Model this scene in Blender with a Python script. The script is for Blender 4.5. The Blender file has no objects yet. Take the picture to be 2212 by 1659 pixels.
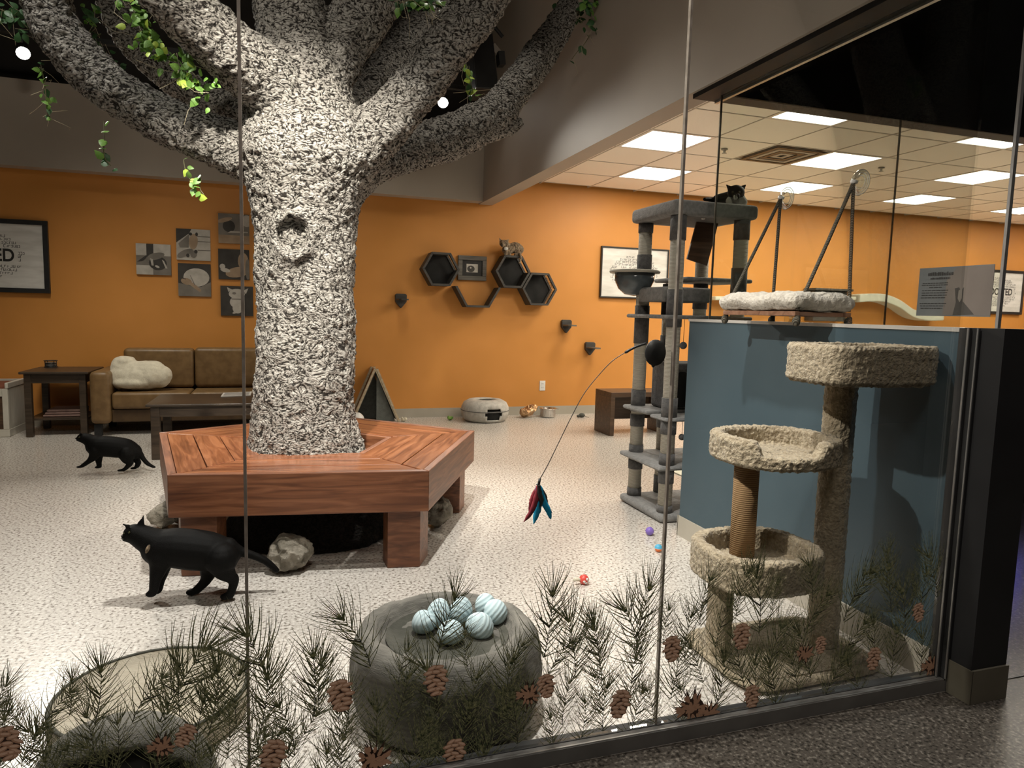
import bpy, bmesh, math, random
import numpy as np
from mathutils import Vector, Matrix, noise as mnoise
random.seed(7)
R = math.radians
PI = math.pi
sc = bpy.context.scene
C = sc.collection

# ------------------------------------------------------------------ camera, world, light, exposure
CAM = Vector((0, 0, 1.25))
YAW, PITCH, ROLL, FPX, PW, PH = R(18.15), R(-5.94), R(1.49), 1500.0, 2212, 1659
_f = Vector((math.sin(YAW)*math.cos(PITCH), math.cos(YAW)*math.cos(PITCH), math.sin(PITCH)))
_r0 = Vector((math.cos(YAW), -math.sin(YAW), 0)); _u0 = _r0.cross(_f)
_r = math.cos(ROLL)*_r0 + math.sin(ROLL)*_u0
_u = -math.sin(ROLL)*_r0 + math.cos(ROLL)*_u0
cd = bpy.data.cameras.new('camera'); cam = bpy.data.objects.new('camera', cd); C.objects.link(cam)
cam.matrix_world = Matrix(((_r.x, _u.x, -_f.x, CAM.x), (_r.y, _u.y, -_f.y, CAM.y), (_r.z, _u.z, -_f.z, CAM.z), (0, 0, 0, 1)))
cd.sensor_fit = 'HORIZONTAL'; cd.sensor_width = 36.0; cd.lens = FPX/PW*36.0
cd.clip_start = 0.05; cd.clip_end = 100
sc.camera = cam

w = bpy.data.worlds.new('world'); sc.world = w; w.use_nodes = True
w.node_tree.nodes['Background'].inputs[0].default_value = (0.8, 0.85, 1.0, 1)
w.node_tree.nodes['Background'].inputs[1].default_value = 0.004

def lamp(name, kind, loc, energy, col=(1, .9, .78), target=None, size=.05, angle=60, blend=.4, sy=None):
    l = bpy.data.lights.new(name, kind); o = bpy.data.objects.new(name, l); C.objects.link(o)
    o.location = loc; l.energy = energy; l.color = col
    if kind == 'AREA':
        l.size = size
        if sy: l.shape = 'RECTANGLE'; l.size_y = sy
    else:
        l.shadow_soft_size = size
    if kind == 'SPOT': l.spot_size = R(angle); l.spot_blend = blend
    if target is not None:
        o.rotation_euler = (Vector(target)-Vector(loc)).to_track_quat('-Z', 'Y').to_euler()
    return o

WARM = (1, .93, .83)
lamp('key_spot', 'SPOT', (-.25, 1.95, 3.35), 1080, WARM, (.17, 3.9, 1.42), .05, 49, 1)
lamp('limb_spot', 'SPOT', (-1.6, 2.2, 3.4), 120, WARM, (-.36, 3.62, 2.75), .05, 30, 1)  # unseen spot added to brighten the upper left limb
lamp('side_spot', 'SPOT', (-1.25, 2.0, 3.15), 480, WARM, (1.75, 2.05, .7), .03, 44, .6)
lamp('floor_spot', 'SPOT', (.55, 2.35, 4.2), 680, (1, .96, .91), (.55, 2.6, 0), .06, 72, .8)
lamp('floor_spot', 'SPOT', (-1.5, 3.4, 4.2), 270, (1, .95, .89), (-1.3, 3.2, 0), .06, 75, .9)
lamp('floor_spot', 'SPOT', (1.2, 4.2, 4.2), 70, (1, .92, .82), (1.3, 3.7, 0), .06, 75, .9)
lamp('wall_wash', 'SPOT', (-1.6, 5.5, 4.3), 430, (1, .92, .80), (-1.4, 7.2, .1), .5, 58, 1)  # unseen, added to lift the dim back left wall and floor
lamp('wall_wash', 'SPOT', (.9, 5.8, 4.3), 110, (1, .92, .80), (1.0, 7.6, .4), .4, 60, 1)
lamp('corridor_fill', 'AREA', (.2, -.7, 4.45), 95, (1, .9, .8), (.5, 1.6, .3), .9)  # unseen soft fill standing in for the corridor's ambient light
lamp('corridor_floor_fill', 'SPOT', (3.6, 1.5, 3.8), 90, (1, .97, .92), (3.3, 1.6, 0), .08, 62, .7)  # unseen fill added to brighten only the corridor floor

sc.view_settings.view_transform = 'Standard'
sc.view_settings.look = 'None'
sc.view_settings.exposure = 0.0
sc.view_settings.gamma = 1.0
sc.view_settings.use_curve_mapping = False
sc.cycles.use_denoising = True
sc.cycles.max_bounces = 8
sc.cycles.transparent_max_bounces = 16
sc.cycles.sample_clamp_indirect = 6
sc.cycles.caustics_reflective = False
sc.cycles.caustics_refractive = False

# ------------------------------------------------------------------ survey: where a picture point lies in the room
def ray(px, py):
    return _f + (px-PW/2)/FPX*_r + (PH/2-py)/FPX*_u
def at(px, py, y):                # on the upright plane at depth y
    d = ray(px, py); return CAM + d*((y-CAM.y)/d.y)
def atx(px, py, x):
    d = ray(px, py); return CAM + d*((x-CAM.x)/d.x)
def atz(px, py, z):               # on the level plane at height z
    d = ray(px, py); return CAM + d*((z-CAM.z)/d.z)
def span(P, w):                   # metres that w pixels cover at point P
    return w*(Vector(P)-CAM).dot(_f)/FPX

# ------------------------------------------------------------------ materials
def lin(c):
    return tuple(((v/255)/12.92 if v/255 <= .04045 else ((v/255+.055)/1.055)**2.4) for v in c)

def new_mat(name):
    m = bpy.data.materials.new(name); m.use_nodes = True
    nt = m.node_tree
    return m, nt, nt.nodes, nt.links, nt.nodes['Principled BSDF']

def M(name, col, col2=None, rough=.6, scale=8, detail=4, bump=0, bscale=None, metal=0, spec=.4, stretch=(1, 1, 1),
      lo=.35, hi=.65, sheen=0, dist=.01, distort=0):
    m, nt, N, L, b = new_mat(name)
    b.inputs['Base Color'].default_value = (*col, 1)
    b.inputs['Roughness'].default_value = rough
    b.inputs['Metallic'].default_value = metal
    b.inputs['Specular IOR Level'].default_value = spec
    if sheen:
        b.inputs['Sheen Weight'].default_value = sheen
    tc = N.new('ShaderNodeTexCoord'); mp = N.new('ShaderNodeMapping'); mp.inputs['Scale'].default_value = stretch
    L.new(tc.outputs['Object'], mp.inputs['Vector'])
    if col2 is not None:
        n = N.new('ShaderNodeTexNoise'); n.inputs['Scale'].default_value = scale; n.inputs['Detail'].default_value = detail
        n.inputs['Distortion'].default_value = distort
        L.new(mp.outputs[0], n.inputs['Vector'])
        cr = N.new('ShaderNodeValToRGB'); cr.color_ramp.elements[0].position = lo; cr.color_ramp.elements[1].position = hi
        cr.color_ramp.elements[0].color = (*col, 1); cr.color_ramp.elements[1].color = (*col2, 1)
        L.new(n.outputs['Fac'], cr.inputs['Fac']); L.new(cr.outputs[0], b.inputs['Base Color'])
    if bump:
        n2 = N.new('ShaderNodeTexNoise'); n2.inputs['Scale'].default_value = bscale or scale; n2.inputs['Detail'].default_value = 5
        L.new(mp.outputs[0], n2.inputs['Vector'])
        bp = N.new('ShaderNodeBump'); bp.inputs['Strength'].default_value = bump; bp.inputs['Distance'].default_value = dist
        L.new(n2.outputs['Fac'], bp.inputs['Height']); L.new(bp.outputs[0], b.inputs['Normal'])
    return m

def wood(name, dark, mid, light, rough=.3, scale=1.0, coat=0):
    m, nt, N, L, b = new_mat(name)
    tc = N.new('ShaderNodeTexCoord'); mp = N.new('ShaderNodeMapping'); mp.inputs['Scale'].default_value = (1.2*scale, 14*scale, 14*scale)
    L.new(tc.outputs['Object'], mp.inputs['Vector'])
    oi = N.new('ShaderNodeObjectInfo')
    ad = N.new('ShaderNodeVectorMath'); ad.operation = 'ADD'
    ml = N.new('ShaderNodeMath'); ml.operation = 'MULTIPLY'; ml.inputs[1].default_value = 40
    L.new(oi.outputs['Random'], ml.inputs[0]); L.new(mp.outputs[0], ad.inputs[0]); L.new(ml.outputs[0], ad.inputs[1])
    n = N.new('ShaderNodeTexNoise'); n.inputs['Scale'].default_value = 2.2; n.inputs['Detail'].default_value = 6; n.inputs['Distortion'].default_value = 1.1
    L.new(ad.outputs[0], n.inputs['Vector'])
    cr = N.new('ShaderNodeValToRGB'); e = cr.color_ramp.elements
    e[0].position = .3; e[0].color = (*dark, 1); e[1].position = .72; e[1].color = (*light, 1)
    x = e.new(.5); x.color = (*mid, 1)
    L.new(n.outputs['Fac'], cr.inputs['Fac']); L.new(cr.outputs[0], b.inputs['Base Color'])
    b.inputs['Roughness'].default_value = rough
    if coat: b.inputs['Coat Weight'].default_value = coat; b.inputs['Coat Roughness'].default_value = .18
    bp = N.new('ShaderNodeBump'); bp.inputs['Strength'].default_value = .25; bp.inputs['Distance'].default_value = .004
    L.new(n.outputs['Fac'], bp.inputs['Height']); L.new(bp.outputs[0], b.inputs['Normal'])
    if coat: L.new(bp.outputs[0], b.inputs['Coat Normal'])
    return m

def floor_mat(name, base, dark, light, rough, scale):
    m, nt, N, L, b = new_mat(name)
    tc = N.new('ShaderNodeTexCoord')
    v = N.new('ShaderNodeTexNoise'); v.inputs['Scale'].default_value = scale; v.inputs['Detail'].default_value = 2
    L.new(tc.outputs['Object'], v.inputs['Vector'])
    cr = N.new('ShaderNodeValToRGB'); e = cr.color_ramp.elements
    e[0].position = .36; e[0].color = (*dark, 1); e[1].position = .66; e[1].color = (*light, 1)
    x = e.new(.45); x.color = (*base, 1); y = e.new(.56); y.color = (*base, 1)
    L.new(v.outputs['Fac'], cr.inputs['Fac']); L.new(cr.outputs[0], b.inputs['Base Color'])
    n2 = N.new('ShaderNodeTexNoise'); n2.inputs['Scale'].default_value = scale*.8; n2.inputs['Detail'].default_value = 3
    L.new(tc.outputs['Object'], n2.inputs['Vector'])
    bp = N.new('ShaderNodeBump'); bp.inputs['Strength'].default_value = .18; bp.inputs['Distance'].default_value = .004
    L.new(n2.outputs['Fac'], bp.inputs['Height']); L.new(bp.outputs[0], b.inputs['Normal'])
    b.inputs['Roughness'].default_value = rough
    b.inputs['Specular IOR Level'].default_value = .5
    return m

def glass_mat(name, tint, refl=1.0):
    m, nt, N, L, b = new_mat(name)
    N.remove(b)
    t = N.new('ShaderNodeBsdfTransparent'); t.inputs[0].default_value = (*tint, 1)
    g = N.new('ShaderNodeBsdfGlossy'); g.inputs['Roughness'].default_value = .0
    fr = N.new('ShaderNodeFresnel'); fr.inputs['IOR'].default_value = 1.45
    mu = N.new('ShaderNodeMath'); mu.operation = 'MULTIPLY'; mu.inputs[1].default_value = refl
    L.new(fr.outputs[0], mu.inputs[0])
    mx = N.new('ShaderNodeMixShader'); L.new(mu.outputs[0], mx.inputs[0]); L.new(t.outputs[0], mx.inputs[1]); L.new(g.outputs[0], mx.inputs[2])
    L.new(mx.outputs[0], N['Material Output'].inputs['Surface'])
    return m

def emit_mat(name, col, s):
    m, nt, N, L, b = new_mat(name)
    b.inputs['Base Color'].default_value = (*col, 1)
    b.inputs['Emission Color'].default_value = (*col, 1); b.inputs['Emission Strength'].default_value = s
    return m

def bark_mat(name, c0, c1, c2):
    m, nt, N, L, b = new_mat(name)
    tc = N.new('ShaderNodeTexCoord'); mp = N.new('ShaderNodeMapping'); mp.inputs['Scale'].default_value = (1, 1, 1.5)
    L.new(tc.outputs['Object'], mp.inputs['Vector'])
    nw = N.new('ShaderNodeTexNoise'); nw.inputs['Scale'].default_value = 9; nw.inputs['Detail'].default_value = 3
    L.new(mp.outputs[0], nw.inputs['Vector'])
    mixv = N.new('ShaderNodeMix'); mixv.data_type = 'VECTOR'; mixv.inputs[0].default_value = .12
    L.new(mp.outputs[0], mixv.inputs[4]); L.new(nw.outputs['Color'], mixv.inputs[5])
    vo = N.new('ShaderNodeTexVoronoi'); vo.inputs['Scale'].default_value = 64; vo.inputs['Randomness'].default_value = 1
    L.new(mixv.outputs[1], vo.inputs['Vector'])
    no = N.new('ShaderNodeTexNoise'); no.inputs['Scale'].default_value = 95; no.inputs['Detail'].default_value = 5; no.inputs['Roughness'].default_value = .6
    L.new(mixv.outputs[1], no.inputs['Vector'])
    mu = N.new('ShaderNodeMath'); mu.operation = 'MULTIPLY_ADD'; mu.inputs[1].default_value = -.55
    L.new(vo.outputs['Distance'], mu.inputs[0]); L.new(no.outputs['Fac'], mu.inputs[2])
    cr = N.new('ShaderNodeValToRGB'); e = cr.color_ramp.elements
    e[0].position = .10; e[0].color = (*c0, 1); e[1].position = .32; e[1].color = (*c2, 1); x = e.new(.18); x.color = (*c1, 1)
    L.new(mu.outputs[0], cr.inputs['Fac']); L.new(cr.outputs[0], b.inputs['Base Color'])
    bp = N.new('ShaderNodeBump'); bp.inputs['Strength'].default_value = 1; bp.inputs['Distance'].default_value = .035
    L.new(mu.outputs[0], bp.inputs['Height']); L.new(bp.outputs[0], b.inputs['Normal'])
    b.inputs['Roughness'].default_value = .85; b.inputs['Specular IOR Level'].default_value = .2
    return m

def band_mat(name, c0, c1, freq, axis='Z', rough=.8, bump=.6):
    m, nt, N, L, b = new_mat(name)
    tc = N.new('ShaderNodeTexCoord')
    wv = N.new('ShaderNodeTexWave'); wv.wave_type = 'BANDS'; wv.bands_direction = axis; wv.inputs['Scale'].default_value = freq
    wv.inputs['Distortion'].default_value = .8; wv.inputs['Detail'].default_value = 2; wv.inputs['Detail Scale'].default_value = 3
    L.new(tc.outputs['Object'], wv.inputs['Vector'])
    cr = N.new('ShaderNodeValToRGB'); cr.color_ramp.elements[0].color = (*c0, 1); cr.color_ramp.elements[1].color = (*c1, 1)
    L.new(wv.outputs['Fac'], cr.inputs['Fac']); L.new(cr.outputs[0], b.inputs['Base Color'])
    bp = N.new('ShaderNodeBump'); bp.inputs['Strength'].default_value = bump; bp.inputs['Distance'].default_value = .004
    L.new(wv.outputs['Fac'], bp.inputs['Height']); L.new(bp.outputs[0], b.inputs['Normal'])
    b.inputs['Roughness'].default_value = rough
    return m

m_floor = floor_mat('speckled_floor', (.55, .515, .47), (.20, .175, .15), (.72, .69, .645), .27, 75)
m_corr = floor_mat('dark_corridor_floor', (.060, .052, .044), (.02, .018, .015), (.15, .135, .115), .30, 90)
m_orange = M('orange_paint', (.60, .258, .056), (.64, .276, .064), .5, 3, bump=.05, bscale=180, dist=.002)
m_taupe = M('taupe_paint', (.40, .35, .295), (.43, .38, .32), .6, 2, bump=.04, bscale=150, dist=.002)
m_teal = M('teal_paint', (.044, .074, .093), (.052, .084, .104), .5, 3, bump=.05, bscale=140, dist=.002)
m_black = M('black_paint', (.008, .008, .009), (.012, .012, .013), .6, 4)
m_dark = M('dark_ceiling_paint', (.014, .012, .010), (.02, .017, .015), .8, 4)
m_cap = M('grey_cap', (.42, .40, .37), (.48, .46, .43), .45, 6)
m_base = M('cove_base', (.38, .35, .29), (.42, .39, .33), .45, 5)
m_base_shade = M('shaded_cove_base', (.085, .075, .055), (.11, .10, .075), .5, 5)  # same base, dim corridor light put into the colour
m_tile = M('ceiling_tile', (.90, .83, .72), (.94, .88, .78), .9, 60, bump=.2, bscale=120, dist=.003)
m_grid = M('ceiling_grid', (.55, .50, .43), (.6, .55, .48), .5, 6)
m_panel = emit_mat('light_panel', (1, .96, .88), 7.0)
m_panel_green = m_panel
m_lens = emit_mat('spot_lens', (1, .96, .9), 60)
m_lampbody = M('lamp_black', (.02, .02, .02), (.03, .03, .03), .4, 5)
m_silver = M('brushed_metal', (.42, .42, .41), (.5, .5, .49), .35, 30, metal=.8, stretch=(1, 12, 1))
m_frame = M('grey_metal_frame', (.13, .125, .118), (.16, .155, .146), .4, 10, metal=.35)
m_glass = glass_mat('clear_glass', (.98, .985, .975), .3)
m_green = glass_mat('green_glass', (.965, .985, .955), .07)
m_joint = M('silicone_joint', (.17, .145, .12), (.25, .22, .19), .3, 30, spec=.5)
m_bark = bark_mat('plaster_bark', (.035, .03, .026), (.30, .275, .245), (.53, .50, .455))
m_root = bark_mat('shaded_root', (.008, .006, .005), (.016, .012, .009), (.026, .02, .015))  # bark taken near black, shade under the bench is in the colour
m_bench = wood('red_stained_wood', (.105, .032, .013), (.22, .076, .032), (.36, .145, .066), .26, coat=.5)
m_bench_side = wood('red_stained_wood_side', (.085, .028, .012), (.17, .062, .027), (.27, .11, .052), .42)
m_espresso = wood('espresso_wood', (.030, .020, .013), (.05, .034, .022), (.075, .052, .035), .38)
m_brownwood = wood('walnut_wood', (.045, .024, .013), (.08, .045, .026), (.12, .07, .04), .4)
m_palewood = wood('pale_wood', (.38, .30, .20), (.48, .39, .27), (.56, .47, .34), .55)
m_redwood = wood('perch_wood', (.20, .10, .06), (.30, .16, .10), (.38, .22, .15), .45)
m_whitewood = M('white_painted_wood', (.55, .52, .45), (.63, .6, .53), .5, 8, stretch=(1, 8, 1))
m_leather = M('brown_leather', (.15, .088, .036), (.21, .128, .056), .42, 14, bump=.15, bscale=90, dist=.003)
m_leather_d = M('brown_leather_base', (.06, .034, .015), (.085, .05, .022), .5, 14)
m_plush = M('cream_plush', (.62, .57, .45), (.72, .67, .54), .95, 30, bump=.5, bscale=120, dist=.006, sheen=.3)
m_felt = M('grey_felt', (.40, .385, .35), (.52, .50, .46), .95, 26, bump=.4, bscale=90, dist=.006)
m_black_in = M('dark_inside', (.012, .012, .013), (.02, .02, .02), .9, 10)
m_steel = M('stainless_steel', (.55, .53, .5), (.65, .63, .6), .22, 10, metal=1)
m_bronze = M('crinkled_foil', (.45, .27, .14), (.62, .42, .24), .25, 14, metal=.9, bump=.8, bscale=40, dist=.02)
m_carpet = M('tan_carpet', (.27, .215, .14), (.45, .38, .27), .95, 70, bump=1.0, bscale=110, dist=.012, sheen=.2)
m_sisal = band_mat('sisal_rope', (.26, .15, .07), (.50, .33, .17), 42)
m_grey = M('grey_plush', (.20, .20, .197), (.28, .277, .27), .95, 45, bump=.6, bscale=120, dist=.006, sheen=.2)
m_greyd = M('dark_grey_plush', (.085, .083, .084), (.13, .127, .125), .95, 45, bump=.6, bscale=120, dist=.006, sheen=.2)
m_lightsisal = band_mat('pale_sisal', (.42, .39, .32), (.58, .54, .46), 40)
m_hex = M('charcoal_wood', (.040, .037, .033), (.070, .064, .057), .6, 7, stretch=(1, 6, 6))
m_hexin = M('charcoal_inside', (.016, .016, .015), (.024, .023, .022), .8, 10)
m_greywood = wood('grey_driftwood', (.075, .068, .058), (.12, .11, .095), (.17, .155, .135), .6)
m_fur_b = M('black_fur', (.0013, .0012, .0011), (.0030, .0028, .0026), .62, 60, bump=.3, bscale=160, dist=.004, stretch=(1, 4, 4), spec=.12)
m_fur_w = M('white_fur', (.50, .48, .44), (.62, .6, .55), .9, 60, bump=.4, bscale=160, dist=.004)
m_fur_t = M('tabby_fur', (.07, .05, .032), (.30, .225, .15), .85, 24, bump=.4, bscale=160, dist=.004, lo=.42, hi=.58, stretch=(2.2, 1, 1), distort=1.5)
m_eye = M('cat_eye', (.045, .045, .015), (.07, .07, .02), .15, 8)
m_nose = M('cat_nose', (.03, .02, .02), (.04, .03, .03), .4, 8)
m_rock = M('grey_rock', (.15, .135, .105), (.31, .28, .23), .95, 18, bump=1, bscale=30, dist=.03)
m_leaf = M('ivy_leaf', (.07, .18, .03), (.20, .36, .07), .45, 24, lo=.4, hi=.6)  # lightened so the colour carries the backlight through the leaves
m_leaf2 = M('ivy_leaf_shaded', (.02, .07, .022), (.05, .12, .04), .5, 24)  # same leaf darkened in colour for garlands in shade
m_leaf3 = M('ivy_leaf_lime', (.34, .50, .06), (.46, .58, .10), .45, 24)
m_stem = M('ivy_stem', (.10, .10, .05), (.18, .16, .09), .7, 20)
m_grass = M('dry_tendril', (.42, .36, .24), (.55, .48, .34), .8, 20)
m_needle = M('pine_needle_print', (.040, .055, .024), (.26, .26, .13), .55, 22, lo=.40, hi=.62)
m_needle_d = M('pine_stem_print', (.020, .024, .016), (.04, .036, .024), .55, 18)
m_cone = M('pine_cone_print', (.34, .185, .11), (.50, .30, .20), .55, 60, lo=.3, hi=.7)
m_coned = M('pine_cone_dark_print', (.028, .012, .008), (.05, .024, .015), .55, 40)
m_conet = M('pine_cone_tip_print', (.60, .39, .28), (.68, .47, .35), .55, 60)
m_pod = M('grey_stump_felt', (.105, .10, .088), (.17, .16, .14), .9, 12, bump=.5, bscale=60, dist=.006, stretch=(1, 1, 9))
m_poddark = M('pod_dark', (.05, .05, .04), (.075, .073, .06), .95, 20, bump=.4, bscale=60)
m_bed = M('beige_bed', (.36, .32, .25), (.43, .39, .31), .95, 18, bump=.4, bscale=70, stretch=(1, 6, 1))
m_egg = band_mat('blue_knit', (.41, .53, .57), (.54, .66, .69), 26, 'DIAGONAL', .9, .35)
m_fleece = M('fleece_pad', (.44, .40, .345), (.60, .56, .49), .95, 55, bump=.9, bscale=90, dist=.012, sheen=.3)
m_rope = band_mat('braided_rope', (.045, .04, .03), (.13, .115, .085), 60, 'DIAGONAL', .85, .8)
m_cup = glass_mat('clear_suction_cup', (.93, .95, .93), .5)
m_whiteplastic = M('white_plastic', (.72, .71, .68), (.78, .77, .74), .35, 4)
m_shelfwhite = M('white_carpet_shelf', (.60, .60, .50), (.68, .68, .57), .8, 20)
m_paper = M('sign_paper', (.60, .585, .545), (.74, .725, .69), .7, 5, detail=8, stretch=(1, 1, 4))
m_ink = M('black_ink', (.015, .014, .013), (.03, .028, .026), .6, 20)
m_inkg = M('grey_ink', (.10, .095, .09), (.2, .19, .18), .6, 20)
m_photo_d = M('photo_dark', (.035, .032, .028), (.055, .05, .044), .6, 8)
m_photo_m = M('photo_mid', (.15, .135, .115), (.21, .19, .165), .6, 8)
m_photo_l = M('photo_light', (.40, .375, .33), (.52, .49, .44), .6, 12)
m_photo_tan = M('photo_tan', (.30, .215, .14), (.38, .28, .19), .6, 12)
m_magazine = M('magazine_print', (.28, .28, .28), (.5, .49, .47), .35, 14)
m_blanket = M('folded_blanket', (.20, .125, .105), (.27, .175, .15), .95, 12, bump=.4, bscale=60)
m_redcush = M('rust_cushion', (.16, .05, .025), (.23, .08, .045), .9, 12)
m_canvas = M('grey_canvas', (.115, .125, .115), (.15, .16, .15), .9, 30, bump=.2, bscale=100)
m_hammock = M('clear_blue_bowl', (.035, .05, .065), (.11, .13, .14), .15, 6)
m_purple = M('purple_plastic', (.22, .14, .50), (.30, .2, .6), .25, 6)
m_red = M('red_plastic', (.55, .05, .04), (.62, .08, .06), .35, 6)
m_or = M('orange_plastic', (.75, .17, .04), (.8, .22, .06), .35, 6)
m_blue = M('blue_plastic', (.06, .32, .52), (.09, .4, .6), .35, 6)
m_fblue = M('blue_feather', (.0, .26, .50), (.02, .38, .66), .7, 40, stretch=(1, 1, .2))
m_fred = M('crimson_feather', (.20, .02, .035), (.36, .05, .07), .7, 40)
m_fblk = M('black_feather', (.008, .012, .012), (.03, .03, .03), .7, 40)
m_mouse = M('grey_mouse', (.05, .055, .05), (.09, .095, .085), .9, 20)
m_poster = M('poster_back', (.105, .115, .118), (.135, .142, .143), .5, 7)
m_poster_b = M('poster_brown', (.125, .108, .094), (.165, .142, .125), .5, 5)
m_bluelight = emit_mat('blue_neon', (.02, .03, 1), 6)
m_stripglow = emit_mat('cap_glow_strip', (.9, 1, .92), 1.0)
m_vent = M('vent_metal', (.30, .28, .24), (.36, .33, .29), .5, 6)

# ------------------------------------------------------------------ mesh helpers
class MB:
    def __init__(s): s.v = []; s.f = []
    def add(s, vs, fs):
        o = len(s.v); s.v += [tuple(p) for p in vs]; s.f += [tuple(i+o for i in f) for f in fs]; return s
    def box(s, x0, x1, y0, y1, z0, z1):
        v = [(x, y, z) for z in (z0, z1) for y in (y0, y1) for x in (x0, x1)]
        return s.add(v, [(0, 2, 3, 1), (4, 5, 7, 6), (0, 1, 5, 4), (2, 6, 7, 3), (0, 4, 6, 2), (1, 3, 7, 5)])
    def cbox(s, c, d): return s.box(c[0]-d[0]/2, c[0]+d[0]/2, c[1]-d[1]/2, c[1]+d[1]/2, c[2]-d[2]/2, c[2]+d[2]/2)
    def bar(s, p0, p1, wx, wy, up=(0, 0, 1)):
        p0, p1 = Vector(p0), Vector(p1); d = (p1-p0).normalized(); up = Vector(up)
        if abs(d.dot(up)) > .98: up = Vector((0, 1, 0))
        a = d.cross(up).normalized(); b = a.cross(d)
        v = []
        for p in (p0, p1):
            for sx, sy in ((-1, -1), (1, -1), (1, 1), (-1, 1)): v.append(p + a*(sx*wx/2) + b*(sy*wy/2))
        return s.add(v, [(3, 2, 1, 0), (4, 5, 6, 7), (0, 1, 5, 4), (1, 2, 6, 5), (2, 3, 7, 6), (3, 0, 4, 7)])
    def prism(s, poly, z0, z1):          # ccw polygon in xy
        n = len(poly)
        v = [(p[0], p[1], z0) for p in poly] + [(p[0], p[1], z1) for p in poly]
        return s.add(v, [tuple(range(n-1, -1, -1)), tuple(range(n, 2*n))] + [(i, (i+1) % n, n+(i+1) % n, n+i) for i in range(n)])
    def prismy(s, poly, y0, y1):         # polygon in xz, ccw seen from -y
        n = len(poly)
        v = [(p[0], y0, p[1]) for p in poly] + [(p[0], y1, p[1]) for p in poly]
        return s.add(v, [tuple(range(n)), tuple(range(2*n-1, n-1, -1))] + [((i+1) % n, i, n+i, n+(i+1) % n) for i in range(n)])
    def tube(s, pts, rad, n=10, cap=True, squash=1.0):
        pts = [Vector(p) for p in pts]
        if not hasattr(rad, '__len__'): rad = [rad]*len(pts)
        t0 = (pts[1]-pts[0]).normalized()
        a = t0.orthogonal().normalized(); vs = []
        for i, p in enumerate(pts):
            t = (pts[min(i+1, len(pts)-1)]-pts[max(i-1, 0)]).normalized()
            a = (a - t*a.dot(t)).normalized(); b = t.cross(a)
            for k in range(n):
                th = 2*PI*k/n; vs.append(p + (a*math.cos(th)*squash + b*math.sin(th))*rad[i])
        fs = []
        for i in range(len(pts)-1):
            for k in range(n):
                k2 = (k+1) % n; fs.append((i*n+k, i*n+k2, (i+1)*n+k2, (i+1)*n+k))
        if cap:
            fs.append(tuple(range(n-1, -1, -1))); fs.append(tuple((len(pts)-1)*n+k for k in range(n)))
        return s.add(vs, fs)
    def cyl(s, c, r, z0, z1, n=20, r2=None):
        return s.tube([(c[0], c[1], z0), (c[0], c[1], z1)], [r, r if r2 is None else r2], n)
    def lathe(s, prof, c=(0, 0, 0), n=28, sx=1, sy=1):
        vs = []; fs = []; m = len(prof)
        for r, z in prof:
            for k in range(n):
                th = 2*PI*k/n; vs.append((c[0]+r*math.cos(th)*sx, c[1]+r*math.sin(th)*sy, c[2]+z))
        for i in range(m-1):
            for k in range(n):
                k2 = (k+1) % n; fs.append((i*n+k, i*n+k2, (i+1)*n+k2, (i+1)*n+k))
        return s.add(vs, fs)
    def ball(s, c, r, nu=16, nv=10, rot=None):
        if not hasattr(r, '__len__'): r = (r, r, r)
        vs = []; c = Vector(c)
        for i in range(nv+1):
            ph = PI*i/nv
            for k in range(nu):
                th = 2*PI*k/nu
                p = Vector((r[0]*math.sin(ph)*math.cos(th), r[1]*math.sin(ph)*math.sin(th), -r[2]*math.cos(ph)))
                if rot is not None: p = rot @ p
                vs.append(c+p)
        fs = []
        for i in range(nv):
            for k in range(nu):
                k2 = (k+1) % nu; q = (i*nu+k, i*nu+k2, (i+1)*nu+k2, (i+1)*nu+k)
                fs.append(q)
        return s.add(vs, fs)
    def mesh(s, name, mat, smooth=False, weld=False):
        me = bpy.data.meshes.new(name); me.from_pydata(s.v, [], s.f)
        if weld or True:
            bm = bmesh.new(); bm.from_mesh(me); bmesh.ops.remove_doubles(bm, verts=bm.verts, dist=1e-5)
            bmesh.ops.dissolve_degenerate(bm, edges=bm.edges, dist=1e-6); bm.to_mesh(me); bm.free()
        if mat: me.materials.append(mat)
        if smooth:
            for p in me.polygons: p.use_smooth = True
        return me
    def build(s, name, mat, parent=None, smooth=False, bevel=0):
        me = s.mesh(name, mat, smooth)
        o = bpy.data.objects.new(name, me); C.objects.link(o)
        if bevel:
            b = o.modifiers.new('bevel', 'BEVEL'); b.width = bevel; b.segments = 2; b.limit_method = 'ANGLE'
        if parent is not None: put(o, parent)
        return o

def world(o):
    m = o.matrix_basis.copy()
    return m if o.parent is None else world(o.parent) @ o.matrix_parent_inverse @ m
def put(o, parent):
    o.parent = parent; o.matrix_parent_inverse = world(parent).inverted()

def tag(o, label=None, cat=None, group=None, kind=None):
    if label: o['label'] = label
    if cat: o['category'] = cat
    if group: o['group'] = group
    if kind: o['kind'] = kind
    return o

def thing(name, label, cat, loc=(0, 0, 0), group=None):
    o = bpy.data.objects.new(name, None); C.objects.link(o); o.location = loc; o.empty_display_size = .05
    bpy.context.view_layer.update()
    return tag(o, label, cat, group)

def struct(o): o['kind'] = 'structure'; return o

def link(me, name, parent, mw):
    o = bpy.data.objects.new(name, me); C.objects.link(o)
    if parent is not None:
        put(o, parent)
    o.matrix_basis = mw
    return o

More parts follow.
